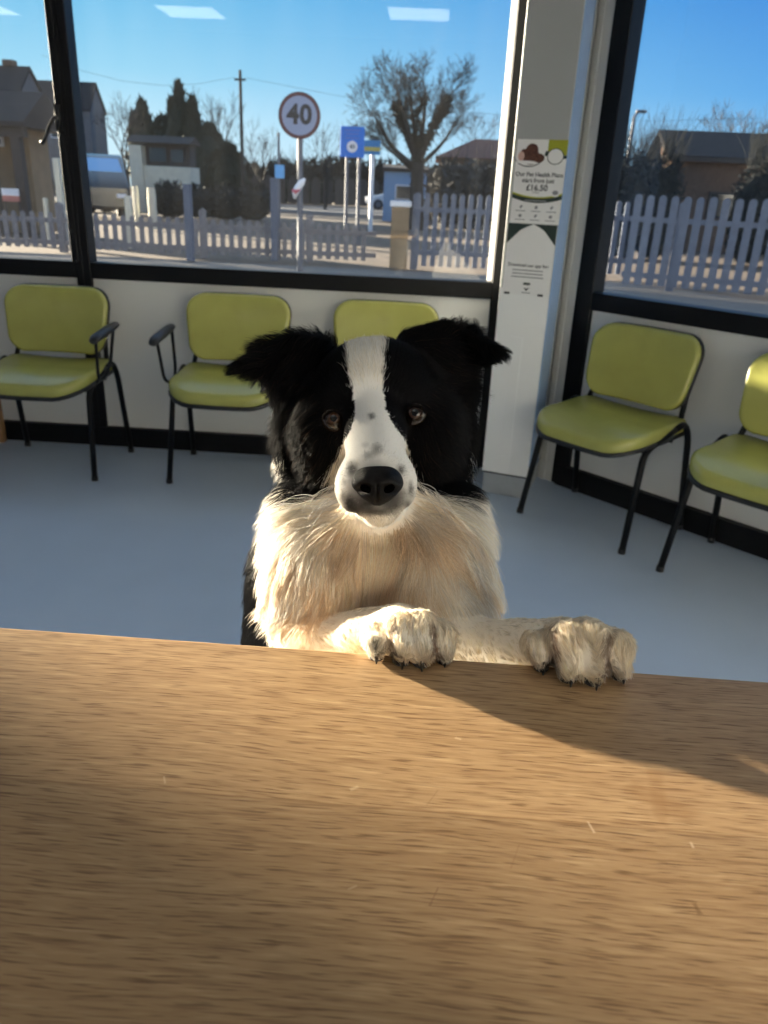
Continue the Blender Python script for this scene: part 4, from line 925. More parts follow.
# --- head
ell3(K(375, 396, .745), (.058, .048, .066), .02, 'skull')
ell3(K(375, 378, .722), (.046, .034, .048), .02, 'skull')
ell3(K(326, 436, .735), (.033, .046, .050), .02, 'cheek'); ell3(K(428, 432, .735), (.033, .046, .050), .02, 'cheek')
ell3(K(346, 398, .697), (.021, .016, .020), .014, 'brow'); ell3(K(402, 394, .697), (.021, .016, .020), .014, 'brow')
cap(K(374, 420, .700), K(377, 476, .620), .030, .0225, .014, 'muzzle')
cap(K(374, 404, .694), K(377, 466, .613), .017, .0135, .012, 'muzzle')
ell3(K(355, 487, .632), (.0165, .021, .026), .014, 'muzzle'); ell3(K(397, 485, .632), (.0165, .021, .026), .014, 'muzzle')
ell3(K(377, 498, .614), (.019, .0135, .014), .008, 'muzzle')
ell3(K(379, 505, .630), (.018, .0085, .022), .004, 'chin')
cap(K(379, 506, .650), K(377, 490, .71), .017, .030, .012, 'chin')
ell3(K(300, 428, .772), (.020, .056, .040), .02, 'mane'); ell3(K(450, 426, .772), (.020, .056, .040), .02, 'mane')
# eye openings: sockets and lids
EYES = [K(334.5, 420, .688), K(414.5, 414.5, .688)]
EYES[0][2] = .686; EYES[1][2] = .686
ER_ = .0118
# --- ears: a raised base and a tip that folds over
tri(K(322, 350, .745), K(285, 402, .742), K(262, 356, .752), .0075, .010, 'ear_l')
tri(K(322, 348, .750), K(296, 340, .748), K(262, 354, .752), .0070, .008, 'ear_l')
tri(K(284, 350, .742), K(272, 378, .738), K(238, 366, .712), .0050, .006, 'ear_l')
cap(K(318, 362, .752), K(292, 392, .752), .020, .014, .015, 'ear_l')
tri(K(408, 346, .745), K(466, 392, .745), K(472, 334, .755), .0075, .010, 'ear_r')
tri(K(405, 344, .750), K(442, 330, .750), K(474, 336, .755), .0070, .008, 'ear_r')
tri(K(462, 333, .748), K(477, 360, .742), K(499, 352, .715), .0050, .006, 'ear_r')
cap(K(422, 358, .752), K(458, 390, .754), .022, .015, .015, 'ear_r')
# --- forelegs resting over the desk edge
cap(K(312, 592, .745), K(314, 645, .705), .036, .031, .02, 'foreleg')
cap(K(314, 645, .705), K(366, 638, .662), .030, .0225, .012, 'foreleg')
cap(K(366, 636, .662), K(398, 632, .640), .0225, .024, .010, 'foreleg')
cap(K(448, 592, .745), K(455, 642, .700), .038, .032, .02, 'foreleg')
cap(K(455, 648, .700), K(520, 647, .652), .030, .0215, .012, 'foreleg')
cap(K(520, 647, .652), K(560, 643, .624), .0215, .021, .010, 'foreleg')
DZ = .91
def desk_pt(px, py, z): return to_cam(on_z(px, py, z))
PAWS = []
def paw(body, br, toes, label):
    ell3(body, br, .008, label)
    for (kx, ky, kd), (tx, ty), r in toes:
        kc = K(kx, ky, kd); tp = desk_pt(tx, ty, DZ + r * .86 + .0035)
        cap(kc, tp, r * 1.08, r * .84, .0022, label); cap(K(kx, ky, kd) + np.array([0, .0, .018]), kc, r * 1.1, r * 1.12, .006, label)
        PAWS.append((tp, kc, r, label))
paw(K(408, 635, .632), (.028, .019, .022), [((377, 636, .622), (377, 645), .0102), ((401, 629, .614), (402, 648), .0118), ((421, 628, .611), (422, 650), .0118), ((442, 636, .612), (444, 649), .0098)], 'paw_l')
paw(K(577, 646, .613), (.034, .0165, .023), [((540, 646, .604), (542, 656), .0102), ((567, 639, .592), (569, 664), .0124), ((591, 639, .590), (594, 667), .0126), ((617, 646, .594), (620, 665), .0100)], 'paw_r')
# lids: carve a shallow almond socket, add upper and lower lid folds
for e, sx in zip(EYES, (-1, 1)):
    ell3(e + np.array([0, .0004, -.006]), (.0082, .0050, .012), .002, 'brow', sub=True)
    for yy, rr in ((-1, .0017),):
        pts = [e + np.array([.0098 * math.cos(a) * 1.0, yy * .0068 * math.sin(a), -.0108 + .004 * math.cos(a) ** 2]) for a in np.linspace(0, math.pi, 6)]
        for i in range(5): cap(pts[i], pts[i + 1], rr, rr, .002, 'lid')

# --- surface nets on the uneven grid
def surface_nets():
    S = D < 0; nx, ny, nz = D.shape
    cnt = np.zeros((nx - 1, ny - 1, nz - 1), np.int8)
    for i in (0, 1):
        for j in (0, 1):
            for k in (0, 1): cnt += S[i:nx - 1 + i, j:ny - 1 + j, k:nz - 1 + k]
    act = np.argwhere((cnt > 0) & (cnt < 8)); idx = np.full(cnt.shape, -1, np.int32); idx[tuple(act.T)] = np.arange(len(act))
    acc = np.zeros((len(act), 3)); n = np.zeros(len(act)); G = (gx, gy, gz)
    corners = [(i, j, k) for i in (0, 1) for j in (0, 1) for k in (0, 1)]
    for a in corners:
        for ax in range(3):
            if a[ax]: continue
            b = list(a); b[ax] = 1
            A_ = act + np.array(a); B_ = act + np.array(b)
            da, db = D[tuple(A_.T)], D[tuple(B_.T)]; m = (da < 0) != (db < 0); t = np.where(m, da / np.where(m, da - db, 1), 0)
            for q in range(3):
                pa, pb = G[q][A_[:, q]], G[q][B_[:, q]]; acc[:, q] += np.where(m, pa + (pb - pa) * t, 0)
            n += m
    V = acc / n[:, None]; lab = LB[tuple(act.T)]
    quads = []
    for ax in range(3):
        u, v = (ax + 1) % 3, (ax + 2) % 3
        sa = [slice(None)] * 3; sb = [slice(None)] * 3; sa[ax] = slice(0, -1); sb[ax] = slice(1, None)
        s0, s1 = S[tuple(sa)], S[tuple(sb)]
        e = np.argwhere(s0 != s1); ok = (e[:, u] > 0) & (e[:, v] > 0) & (e[:, u] < D.shape[u] - 1) & (e[:, v] < D.shape[v] - 1); e = e[ok]
        fl = s0[tuple(e.T)]
        def cell(du, dv):
            c = e.copy(); c[:, u] -= du; c[:, v] -= dv; return idx[tuple(c.T)]
        q = np.stack([cell(1, 1), cell(0, 1), cell(0, 0), cell(1, 0)], 1); q[~fl] = q[~fl][:, ::-1]; quads.append(q)
    return V, lab, np.concatenate(quads)
V, VL, Q = surface_nets()
NAMES = {v: k for k, v in LABELS.items()}
# keep the outer shell of the largest piece, relax it once
for _ in range(2):
    s = V.copy(); c = np.ones(len(V))
    for i in range(4):
        np.add.at(s, Q[:, i], V[Q[:, (i + 1) % 4]]); np.add.at(c, Q[:, i], 1); np.add.at(s, Q[:, i], V[Q[:, (i + 3) % 4]]); np.add.at(c, Q[:, i], 1)
    V = V * .45 + s / c[:, None] * .55
def normals(V, Q):
    fn = np.cross(V[Q[:, 2]] - V[Q[:, 0]], V[Q[:, 3]] - V[Q[:, 1]]); N_ = np.zeros_like(V)
    for i in range(4): np.add.at(N_, Q[:, i], fn)
    return N_ / np.maximum(np.linalg.norm(N_, axis=1), 1e-9)[:, None]
VN = normals(V, Q)
print('dog verts', len(V), 'faces', len(Q))

# --- coat pattern: where the black and the white hair grows (distances in head space, unwrapped to picture-sized units)
BL_L = np.array([(330, 343), (344, 340.5), (365, 347), (393, 353), (413, 355), (429, 351), (447, 341), (461, 332.5), (478, 330), (498, 331), (512, 339)][1:], float)
BL_R = np.array([(338, 388), (365, 384), (389, 383), (409, 386), (425, 394), (441, 405.5), (457, 412), (478, 416), (498, 417), (512, 411)], float)
LOW = np.array([(225, 425), (268, 434), (282, 444), (291, 490), (302, 508), (312, 502), (322, 494), (334, 486), (420, 486), (436, 493), (449, 500), (456, 507), (463, 490), (469, 452), (482, 436), (520, 425)], float)
RED_GAPS = [((433, 626), (438, 662)), ((394, 622), (391, 640)), ((610, 634), (607, 676)), ((554, 628), (552, 660))]
def sdist(px, py, a, b):
    ax, ay = a; dx, dy = b[0] - ax, b[1] - ay; t = np.clip(((px - ax) * dx + (py - ay) * dy) / (dx * dx + dy * dy), 0, 1)
    return np.hypot(px - ax - dx * t, py - ay - dy * t)
BLACK = np.array((.0045, .0045, .0053)); FACE_W = np.array((.86, .845, .81)); CREAM = np.array((.95, .86, .74)); RUFFW = np.array((.96, .935, .89)); LEG = np.array((.92, .85, .73)); PAWC = np.array((.92, .85, .73))
def coat(P, labs, jit=2.2):
    n = len(P); px = 384 + FPX * P[:, 0] / P[:, 2]; py = 512 + FPX * P[:, 1] / P[:, 2]; pz = P[:, 2]
    jx, jy = RNG.normal(0, jit, n), RNG.normal(0, jit, n); x, y = px + jx, py + jy
    C_ = np.tile(RUFFW, (n, 1)); nm = np.array([NAMES.get(i, '') for i in range(len(LABELS) + 2)])[labs]
    def isin(*a): return np.isin(nm, a)
    inblaze = (isin('muzzle') & (y > 452)) | (x > np.interp(y, BL_L[:, 1] if False else np.array([p[1] for p in [(344.5, 330), (344.5, 340), (347, 365), (353, 393), (355, 413), (351, 429), (341, 447), (332.5, 461), (330, 478), (331, 498), (339, 512)]]), np.array([344.5, 344.5, 347, 353, 355, 351, 341, 332.5, 330, 331, 339]))) & \
              (x < np.interp(y, [330, 338, 365, 389, 409, 425, 441, 457, 478, 498, 512], [388, 388, 384, 383, 386, 394, 405.5, 412, 416, 417, 411]))
    head = isin('skull', 'cheek', 'brow', 'muzzle', 'lid', 'chin')
    C_[head] = BLACK; C_[head & inblaze] = FACE_W; C_[isin('chin') | (isin('muzzle') & (y > 505))] = FACE_W * .97
    C_[isin('skull') & (pz > .775)] = BLACK
    # freckles and the dark skin round the nose
    def spot(cx, cy, rx, ry, amt, col, lab=('muzzle', 'skull', 'brow', 'chin')):
        d = np.sqrt(((x - cx) / rx) ** 2 + ((y - cy) / ry) ** 2); w = np.clip(1.35 - d, 0, 1)[:, None] * amt * (isin(*lab) & (pz < .665) | isin('skull', 'brow') & np.isin('skull', lab))[:, None]; C_[:] = C_ * (1 - w) + np.array(col) * w
    DK = (.022, .021, .022)
    for s_ in ((377, 500, 33, 14, .55), (352, 506, 8, 9, .8), (371.5, 416, 3.6, 3.6, .8), (377, 449, 6, 6, .62), (369, 455, 6, 4, .4), (365, 445, 4, 3, .25), (352, 469, 6, 8, .85), (401, 470, 4.2, 6, .85), (411, 489, 3, 8, .8), (408, 505, 4, 5, .75), (349, 503, 5.5, 9, .85), (355, 511, 8, 6, .8), (343, 495, 2.5, 5, .5), (344, 482, 1.8, 3, .5), (391, 505, 12, 9, .78), (366, 506, 12, 9, .85), (378, 497, 30, 9, .6), (377, 512, 14, 4, .8), (378, 482, 27, 24, .75), (396, 492, 9, 14, .6)):
        spot(*s_, DK)
    # neck and ruff
    nk = isin('neck', 'ruff', 'bib', 'chest', 'mane')
    blk = nk & (y < np.interp(x, LOW[:, 0], LOW[:, 1])) & isin('neck', 'ruff', 'bib', 'mane'); C_[nk] = RUFFW
    cc = isin('bib', 'chest', 'neck') & nk; wgt = np.clip((75 - np.abs(px - 378)) / 45, 0, 1)[:, None]; C_[cc] = (RUFFW * (1 - wgt) + CREAM * wgt)[cc]
    C_[blk] = BLACK; C_[isin('neck') & (pz > .835)] = BLACK
    C_[isin('shoulder')] = (RUFFW * .5 + CREAM * .5); C_[isin('shoulder') & (pz > .80)] = BLACK
    C_[isin('torso')] = BLACK; fr = isin('torso') & (pz < .775) & (x > 286); C_[fr] = CREAM
    C_[isin('ear_l', 'ear_r')] = BLACK; C_[isin('tail')] = BLACK
    C_[isin('hind_leg')] = np.where((P @ RW.T + EYE)[:, 2:3] < .2, LEG, BLACK)[isin('hind_leg')]
    C_[isin('foreleg')] = LEG; C_[isin('paw_l', 'paw_r')] = PAWC
    pw = isin('paw_l', 'paw_r')
    for a, b in RED_GAPS:
        d = sdist(px, py, a, b); w = np.clip(1.15 - (d + RNG.normal(0, 1.4, n)) / 4.5, 0, 1)[:, None] * pw[:, None] * .7; C_[:] = C_ * (1 - w) + np.array((.17, .075, .04)) * w
    for cx, cy, rx, ry in ((374, 643, 7, 9), (551, 666, 7, 8), (392, 652, 5, 5)):
        d = np.sqrt(((px - cx) / rx) ** 2 + ((py - cy) / ry) ** 2); w = np.clip(1.3 - d, 0, 1)[:, None] * pw[:, None] * .9; C_[:] = C_ * (1 - w) + np.array((.02, .018, .018)) * w
    C_[isin('lid')] = (.006, .005, .005)
    return C_
VC = coat(V, VL, .4)
toW = lambda P: P @ RW.T + EYE
me = bpy.data.meshes.new('dog'); me.vertices.add(len(V)); me.loops.add(Q.size); me.polygons.add(len(Q))
PW = toW(V); base = np.array([-.13, .93, 0.0])
me.vertices.foreach_set('co', (PW - base).astype(F32).ravel()); me.loops.foreach_set('vertex_index', Q.astype(np.int32).ravel())
me.polygons.foreach_set('loop_start', np.arange(0, Q.size, 4, dtype=np.int32)); me.polygons.foreach_set('use_smooth', np.ones(len(Q), bool)); me.update(calc_edges=True); me.validate()
at = me.attributes.new('coat', 'FLOAT_COLOR', 'POINT'); at.data.foreach_set('color', np.concatenate([VC, np.ones((len(VC), 1))], 1).astype(F32).ravel())
me.materials.append(coat_mat('dog_skin_and_undercoat', 'coat', .8, 0, .05))
dog = bpy.data.objects.new('dog', me); COL.objects.link(dog); dog.location = tuple(base)
tag(dog, 'black and white long-haired dog standing with its front paws on the oak desk', 'dog')

# --- eyes, nose, claws
BASE_I = Matrix.Translation(-Vector(base))
RWm = Matrix([list(r) for r in RW])
def cam_frame(c, fwd=None):      # local axes: x right, y up, z out towards the viewer
    M = Matrix(((RW[0, 0], -RW[0, 1], -RW[0, 2], 0), (RW[1, 0], -RW[1, 1], -RW[1, 2], 0), (RW[2, 0], -RW[2, 1], -RW[2, 2], 0), (0, 0, 0, 1)))
    w = toW(np.array(c)[None])[0]; M.translation = Vector(w) - Vector(base); return M
def sphere(r, sc=(1, 1, 1), n=24, m=16):
    q = MB(); rings = []
    for j in range(1, m):
        th = math.pi * j / m; rings.append([(r * sc[0] * math.sin(th) * math.cos(2 * math.pi * k / n), r * sc[1] * math.sin(th) * math.sin(2 * math.pi * k / n), -r * sc[2] * math.cos(th)) for k in range(n)])
    q.loft(rings); return q
for e, ir, lab in ((EYES[0], ('amber', (.075, .033, .016), (.035, .015, .008)), 'amber brown eye'), (EYES[1], ('brown', (.035, .018, .012), (.02, .01, .007)), 'darker brown eye')):
    q = sphere(ER_ * .96, n=28, m=20); o = q.build('eye', eye_mat(ir), dog, smooth=True); o.matrix_local = cam_frame(e); o['label'] = lab
# nose leather: own small implicit surface sculpted from a profile grid
def nose():
    n, m = 48, 30; rings = []
    for j in range(1, m):
        th = math.pi * j / m; ring = []
        for k in range(n):
            a = 2 * math.pi * k / n; x, y, z = math.sin(th) * math.cos(a), math.sin(th) * math.sin(a), -math.cos(th)
            X_, Y_, Z_ = .0205 * x, .0175 * y, .0135 * z
            if y < 0: X_ *= 1 - .42 * (-y) ** 1.3
            if z > 0:
                for s in (-1, 1):      # nostrils: comma shaped pits
                    d2 = ((x - s * .46) / .22) ** 2 + ((y + .30 - (.12 * (x * s - .46))) / .20) ** 2; Z_ -= .0045 * math.exp(-d2)
                    d3 = ((x - s * .78) / .22) ** 2 + ((y + .34) / .11) ** 2; Z_ -= .004 * math.exp(-d3)
                Z_ -= .0032 * math.exp(-(x / .055) ** 2) * (1 if y < .1 else 0)
                Z_ += .0015 * math.exp(-((abs(x) - .45) / .25) ** 2 - ((y - .15) / .3) ** 2)
            ring.append((X_, Y_, Z_))
        rings.append(ring)
    q = MB(); q.loft(rings); return q
M_nose = simple('nose_leather', (.004, .004, .005), .42, var=.3, scale=300, bump=.5, bscale=1400, spec=.18)
o = nose().build('nose', M_nose, dog, smooth=True); o.matrix_local = cam_frame(K(377.5, 484, .604)) @ Matrix.Rotation(math.radians(-6), 4, 'X')
M_nostril = simple('nostril_dark', (.001, .001, .001), 1.0, spec=0.0)
for s in (-1, 1):
    q = sphere(1.0, (.0046, .0030, .0032), 16, 10); no_ = q.build('nostril', M_nostril, o, smooth=True); no_.matrix_local = Matrix.Translation((s * .0092, -.0050, .0090)) @ Matrix.Rotation(s * .5, 4, 'Z')
M_claw = simple('claw_horn', (.015, .013, .012), .35, var=.4, scale=200); M_pad = simple('paw_pad', (.02, .018, .02), .7, var=.3, scale=200, bump=.4, bscale=900)
for tp, kc, r, lab in PAWS:
    tw, kw = Vector(toW(tp[None])[0]), Vector(toW(kc[None])[0]); d = tw - kw; d.z = 0; d.normalize()
    p0 = tw + d * r * .55 + Vector((0, 0, r * .05)); p2 = tw + d * (r * .86 + .0015); p2.z = DZ + .0016; p1 = (p0 + p2) / 2 + Vector((0, 0, .0016))
    q = MB(); q.tube([p0, p1, p2 * .65 + p1 * .35, p2], [.0021, .0018, .0012, .0005], 8); c_ = q.build('claw', M_claw, dog, smooth=True); c_.matrix_local = BASE_I
    q = sphere(r * .62, (1, 1.15, .35), 14, 8); q.v = [(x + tw.x + d.x * .001, y + tw.y + d.y * .001, z + DZ + .0008 + r * .62 * .35) for x, y, z in q.v]; c_ = q.build('toe_pad', M_pad, dog, smooth=True); c_.matrix_local = BASE_I

# ------------------------------------------------------------------ fur
LEN = dict(mane=.030, torso=.034, neck=.032, ruff=.042, chest=.046, bib=.046, shoulder=.030, hind_leg=.022, tail=.05, skull=.010, cheek=.017, brow=.006, muzzle=.0042, chin=.006, ear_l=.017, ear_r=.017, foreleg=.0085, paw_l=.0105, paw_r=.0105, lid=0)
DEN = dict(mane=60, torso=22, neck=40, ruff=55, chest=60, bib=60, shoulder=50, hind_leg=14, tail=10, skull=75, cheek=75, brow=90, muzzle=130, chin=110, ear_l=75, ear_r=75, foreleg=70, paw_l=110, paw_r=110, lid=0)      # hairs per square centimetre
LIFT = dict(mane=.42, torso=.25, neck=.40, ruff=.55, chest=.40, bib=.35, shoulder=.38, hind_leg=.2, tail=.6, skull=.22, cheek=.30, brow=.22, muzzle=.20, chin=.25, ear_l=.35, ear_r=.35, foreleg=.22, paw_l=.22, paw_r=.22, lid=0)
CLUMP = dict(mane=.011, torso=.014, neck=.012, ruff=.013, chest=.018, bib=.019, shoulder=.016, ear_l=.009, ear_r=.009, cheek=.008, foreleg=.007, paw_l=.005, paw_r=.005, tail=.02)
nl = len(LABELS) + 2
def tab(d): return np.array([d.get(NAMES.get(i, ''), 0) for i in range(nl)])
tLEN, tDEN, tLIFT, tCL = tab(LEN), tab(DEN), tab(LIFT), tab(CLUMP)
T3 = np.concatenate([Q[:, [0, 1, 2]], Q[:, [0, 2, 3]]]); tl_ = VL[T3[:, 0]]
ar = np.linalg.norm(np.cross(V[T3[:, 1]] - V[T3[:, 0]], V[T3[:, 2]] - V[T3[:, 0]]), axis=1) / 2
wz = (toW(V[T3].mean(1)))[:, 2]
den = tDEN[tl_] * 1e4 * np.where(wz < .80, .55, 1) * np.where((V[T3].mean(1)[:, 2] > .82) & (tl_ != lid('torso')), .6, 1) * FUR_DENSITY
exp = ar * den; cnt = np.floor(exp + RNG.random(len(exp))).astype(int)
ti = np.repeat(np.arange(len(T3)), cnt); nh = len(ti)
r1, r2 = RNG.random(nh), RNG.random(nh); f_ = r1 + r2 > 1; r1[f_], r2[f_] = 1 - r1[f_], 1 - r2[f_]
w3 = np.stack([1 - r1 - r2, r1, r2], 1)
P0 = (V[T3[ti]] * w3[:, :, None]).sum(1); NN = (VN[T3[ti]] * w3[:, :, None]).sum(1); NN /= np.linalg.norm(NN, axis=1)[:, None]
HL = tl_[ti]; hn = np.array([NAMES.get(i, '') for i in range(nl)])[HL]
# no hair over the eyes or under the nose leather
keep = np.ones(nh, bool)
for e in EYES:
    d = P0 - (e + np.array([0, 0, -.012])); keep &= (np.hypot(d[:, 0] / .0105, d[:, 1] / .0072) > 1) | (np.abs(d[:, 2]) > .03)
nc = K(377.5, 484, .602); d = P0 - nc; keep &= (np.hypot(d[:, 0] / .0195, d[:, 1] / .0165) > 1) | (d[:, 2] > .03)
P0, NN, HL, hn = P0[keep], NN[keep], HL[keep], hn[keep]; nh = len(P0)
print('hairs', nh)
down = to_cam((0, 0, EYE[2] - 1.0)) ; down = np.array(RW.T @ np.array([0, 0, -1.0]))
px = 384 + FPX * P0[:, 0] / P0[:, 2]; py = 512 + FPX * P0[:, 1] / P0[:, 2]
Fl = np.tile(down, (nh, 1)).astype(float)
def setf(mask, v): Fl[mask] = v[mask] if isinstance(v, np.ndarray) and v.ndim == 2 else v
nosep = K(377, 478, .590)
radial = P0 - nosep; radial /= np.linalg.norm(radial, axis=1)[:, None]
isin = lambda *a: np.isin(hn, a)
setf(isin('skull', 'brow', 'muzzle', 'lid', 'chin'), radial)
side = np.sign(px - 377)
ck = radial * .6 + np.stack([side * .55, np.full(nh, .55), np.full(nh, .25)], 1); setf(isin('cheek'), ck)
setf(isin('chin'), radial * .5 + down * .6)
out = np.stack([np.clip((px - 378) / 70, -1, 1) * .55, np.zeros(nh), np.zeros(nh)], 1)
setf(isin('neck', 'ruff', 'mane'), down * .8 + out * 1.3 + np.array([0, 0, .15])); setf(isin('bib'), down + out * .35); setf(isin('chest'), down + out * .5 + np.array([0, 0, -.1]))
setf(isin('shoulder'), down + out * .7); setf(isin('torso'), down * .9 + np.array([-.1, 0, .3]))
tipL, tipR = K(222, 372, .70), K(512, 356, .70)
def ear_flow(tip, sx):
    v = tip - P0; v /= np.linalg.norm(v, axis=1)[:, None]
    low = np.clip((py - 362) / 30, 0, 1)[:, None]
    return v * (1 - .75 * low) + np.stack([np.full(nh, sx * .25), np.full(nh, 1.0), np.full(nh, .1)], 1) * low + np.array([0, -.25, 0]) * np.clip((352 - py) / 20, 0, 1)[:, None]
setf(isin('ear_l'), ear_flow(tipL, -1)); setf(isin('ear_r'), ear_flow(tipR, 1))
legd = np.where((px < 430)[:, None], K(405, 634, .635) - K(300, 640, .705), K(570, 640, .615) - K(455, 642, .70)); legd /= np.linalg.norm(legd, axis=1)[:, None]
setf(isin('foreleg'), legd * .8 + down * .5)
pd = np.where((px < 480)[:, None], K(415, 660, .60) - K(405, 630, .635), K(590, 680, .575) - K(575, 635, .615)); pd /= np.linalg.norm(pd, axis=1)[:, None]
setf(isin('paw_l', 'paw_r'), pd)
# smooth noise that sways the lie of the hair
def wob(P, s, seed):
    r = np.random.default_rng(seed); o = np.zeros((len(P), 3))
    for i in range(6):
        kx = r.normal(0, 1, 3) * s; o += np.sin(P @ kx + r.uniform(0, 6.28))[:, None] * r.normal(0, 1, 3)
    return o / 2.4
amp = np.where(isin('muzzle', 'brow', 'lid'), .08, np.where(isin('paw_l', 'paw_r', 'foreleg', 'skull'), .22, .36))[:, None]
Fl += wob(P0, 90, 1) * amp + wob(P0, 260, 2) * amp * .6
Tn = Fl - NN * (Fl * NN).sum(1)[:, None]; Tn /= np.maximum(np.linalg.norm(Tn, axis=1), 1e-6)[:, None]
L_ = tLEN[HL] * RNG.uniform(.55, 1.25, nh); 
tuft = isin('ear_l') & (py < 356); L_[tuft] *= 1.25
L_[isin('cheek') & (py > 455)] *= 1.5; L_[isin('neck', 'ruff') & (py < 505)] *= .85
lf = np.clip(tLIFT[HL] * RNG.uniform(.6, 1.4, nh), 0, .95)[:, None]
NP = 5
grav = np.where(isin('torso', 'neck', 'ruff', 'chest', 'bib', 'shoulder', 'cheek', 'tail'), .42, .10)[:, None]
grav = np.where(isin('ear_l', 'ear_r')[:, None], .22, grav)
pts = np.zeros((nh, NP, 3)); pts[:, 0] = P0 - NN * .0006
rnd_ = RNG.normal(0, .10, (nh, 3))
for i in range(1, NP):
    s_ = i / (NP - 1); d = NN * lf * (1.15 - .9 * s_) + Tn * (1 - lf * .6) + down * grav * s_ + rnd_ * s_ * 1.4
    d /= np.linalg.norm(d, axis=1)[:, None]; pts[:, i] = pts[:, i - 1] + d * (L_ / (NP - 1))[:, None]
# gather neighbouring hairs into locks
cs = tCL[HL]; has = cs > 0
ip = P0 + wob(P0, 150, 5) * .003
key = np.floor(ip / np.where(has, cs, 1)[:, None]).astype(np.int64); kk = (key[:, 0] * 73856093) ^ (key[:, 1] * 19349663) ^ (key[:, 2] * 83492791) ^ (HL.astype(np.int64) * 2654435)
kk[~has] = -np.arange(1, (~has).sum() + 1); uq, inv = np.unique(kk, return_inverse=True); cn = np.bincount(inv)
st = RNG.uniform(.4, .88, len(uq))[inv] * has
for i in range(1, NP):
    mean = np.stack([np.bincount(inv, pts[:, i, q]) / cn for q in range(3)], 1)[inv]
    w_ = (st * (i / (NP - 1)) ** 1.3)[:, None]; pts[:, i] = pts[:, i] * (1 - w_) + mean * w_
# stay above the desk top
wp = pts.reshape(-1, 3) @ RW.T + EYE
inside = (wp[:, 1] < .5235) & (wp[:, 1] > .4) & (wp[:, 2] < DZ + .0012) & (wp[:, 2] > DZ - .06); wp[inside, 2] = DZ + .0012 + RNG.random(inside.sum()) * .0015
wp = wp.reshape(nh, NP, 3) - base
HC = coat(P0, HL, 2.0) * RNG.uniform(.78, 1.12, (nh, 1))
lockv = RNG.uniform(.82, 1.06, len(uq))[inv][:, None]; HC *= np.where(has[:, None], lockv, 1)
warm = (RNG.random(nh) < .22)[:, None] & (HC[:, :1] > .3); HC = np.where(warm, HC * np.array((1.0, .93, .8)), HC)
ends = isin('ear_l', 'ear_r', 'cheek', 'neck') & (HC[:, 0] < .03) & (RNG.random(nh) < .05); HC[ends] = (.05, .032, .022)
tan_ = isin('chest', 'bib', 'shoulder')[:, None] * np.clip(wob(P0, 120, 9)[:, :1] * .8, 0, .55); HC = HC * (1 - tan_) + HC * np.array((.80, .64, .46)) * tan_
HC = np.clip(HC, .002, .95)
M_fur = coat_mat('dog_hair', 'hair_colour', .5, .48, .2)
def fur(name, mask, label=None, rad=.00016):
    ids = np.nonzero(mask)[0]
    if not len(ids): return
    hc = bpy.data.hair_curves.new(name); hc.add_curves([NP] * len(ids))
    hc.attributes['position'].data.foreach_set('vector', wp[ids].astype(F32).ravel()) if 'position' in hc.attributes else hc.position_data.foreach_set('vector', wp[ids].astype(F32).ravel())
    ra = hc.attributes.get('radius') or hc.attributes.new('radius', 'FLOAT', 'POINT')
    prof = np.array([1, .95, .8, .55, .15]); rr = np.where(L_[ids] > .012, rad, rad * .85)[:, None] * prof[None]
    ra.data.foreach_set('value', rr.astype(F32).ravel())
    ca = hc.attributes.new('hair_colour', 'FLOAT_COLOR', 'CURVE'); ca.data.foreach_set('color', np.concatenate([HC[ids], np.ones((len(ids), 1))], 1).astype(F32).ravel())
    hc.materials.append(M_fur); o = bpy.data.objects.new(name, hc); COL.objects.link(o); o.parent = dog
    if label: o['label'] = label
    return o
fur('ear_fur', isin('ear_l'), 'black fur of the ear on the left, tip folded down'); fur('ear_fur', isin('ear_r'), 'black fur of the ear on the right')
fur('head_fur', isin('skull', 'cheek', 'brow', 'muzzle', 'chin', 'lid'), 'black face fur with a white blaze and muzzle')
fur('ruff_fur', isin('mane', 'neck', 'ruff', 'bib', 'chest', 'shoulder'), 'long cream and white chest ruff')
fur('back_fur', isin('torso', 'tail', 'hind_leg'), 'black back fur')
fur('leg_fur', isin('foreleg'), 'short cream leg fur'); fur('paw_fur', isin('paw_l'), 'cream paw fur'); fur('paw_fur', isin('paw_r'), 'cream paw fur')
# whiskers
q = MB(); wr = random.Random(4)
for sx, cx in ((1, 409), (-1, 345)):
    for i in range(7):
        a = K(cx + wr.uniform(-3, 3), 486 + wr.uniform(-8, 14), .622); b = a + np.array([sx * wr.uniform(.018, .03), wr.uniform(.002, .018), .004]); c_ = b + np.array([sx * wr.uniform(.004, .012), wr.uniform(.008, .02), .006])
        w3_ = [Vector(toW(p[None])[0]) for p in (a, b, c_)]; q.tube(arc_path(w3_, .012, 3), .00022, 4, cap=False)
o = q.build('whiskers', simple('whisker', (.6, .58, .55), .4), dog); o.matrix_local = BASE_I
# ------------------------------------------------------------------ light, sky, camera
SUN_DIR = Vector((.8725, -.4886, 0)).normalized() * math.cos(math.radians(SUN_EL)); SUN_DIR.z = -math.sin(math.radians(SUN_EL))
sd_ = bpy.data.lights.new('sun', 'SUN'); sd_.energy = SUN_E; sd_.angle = math.radians(1.3); sd_.color = (1.0, .86, .66)
so = bpy.data.objects.new('sun', sd_); COL.objects.link(so); so.rotation_euler = SUN_DIR.to_track_quat('-Z', 'Y').to_euler()
wd = bpy.data.worlds.new('sky'); SC.world = wd; wd.use_nodes = True; nt = wd.node_tree; nt.nodes.clear()
wo = nt.nodes.new('ShaderNodeOutputWorld'); bg = nt.nodes.new('ShaderNodeBackground'); bg.inputs['Strength'].default_value = SKY
tc = nt.nodes.new('ShaderNodeTexCoord'); sx = nt.nodes.new('ShaderNodeSeparateXYZ'); nt.links.new(tc.outputs['Generated'], sx.inputs[0])
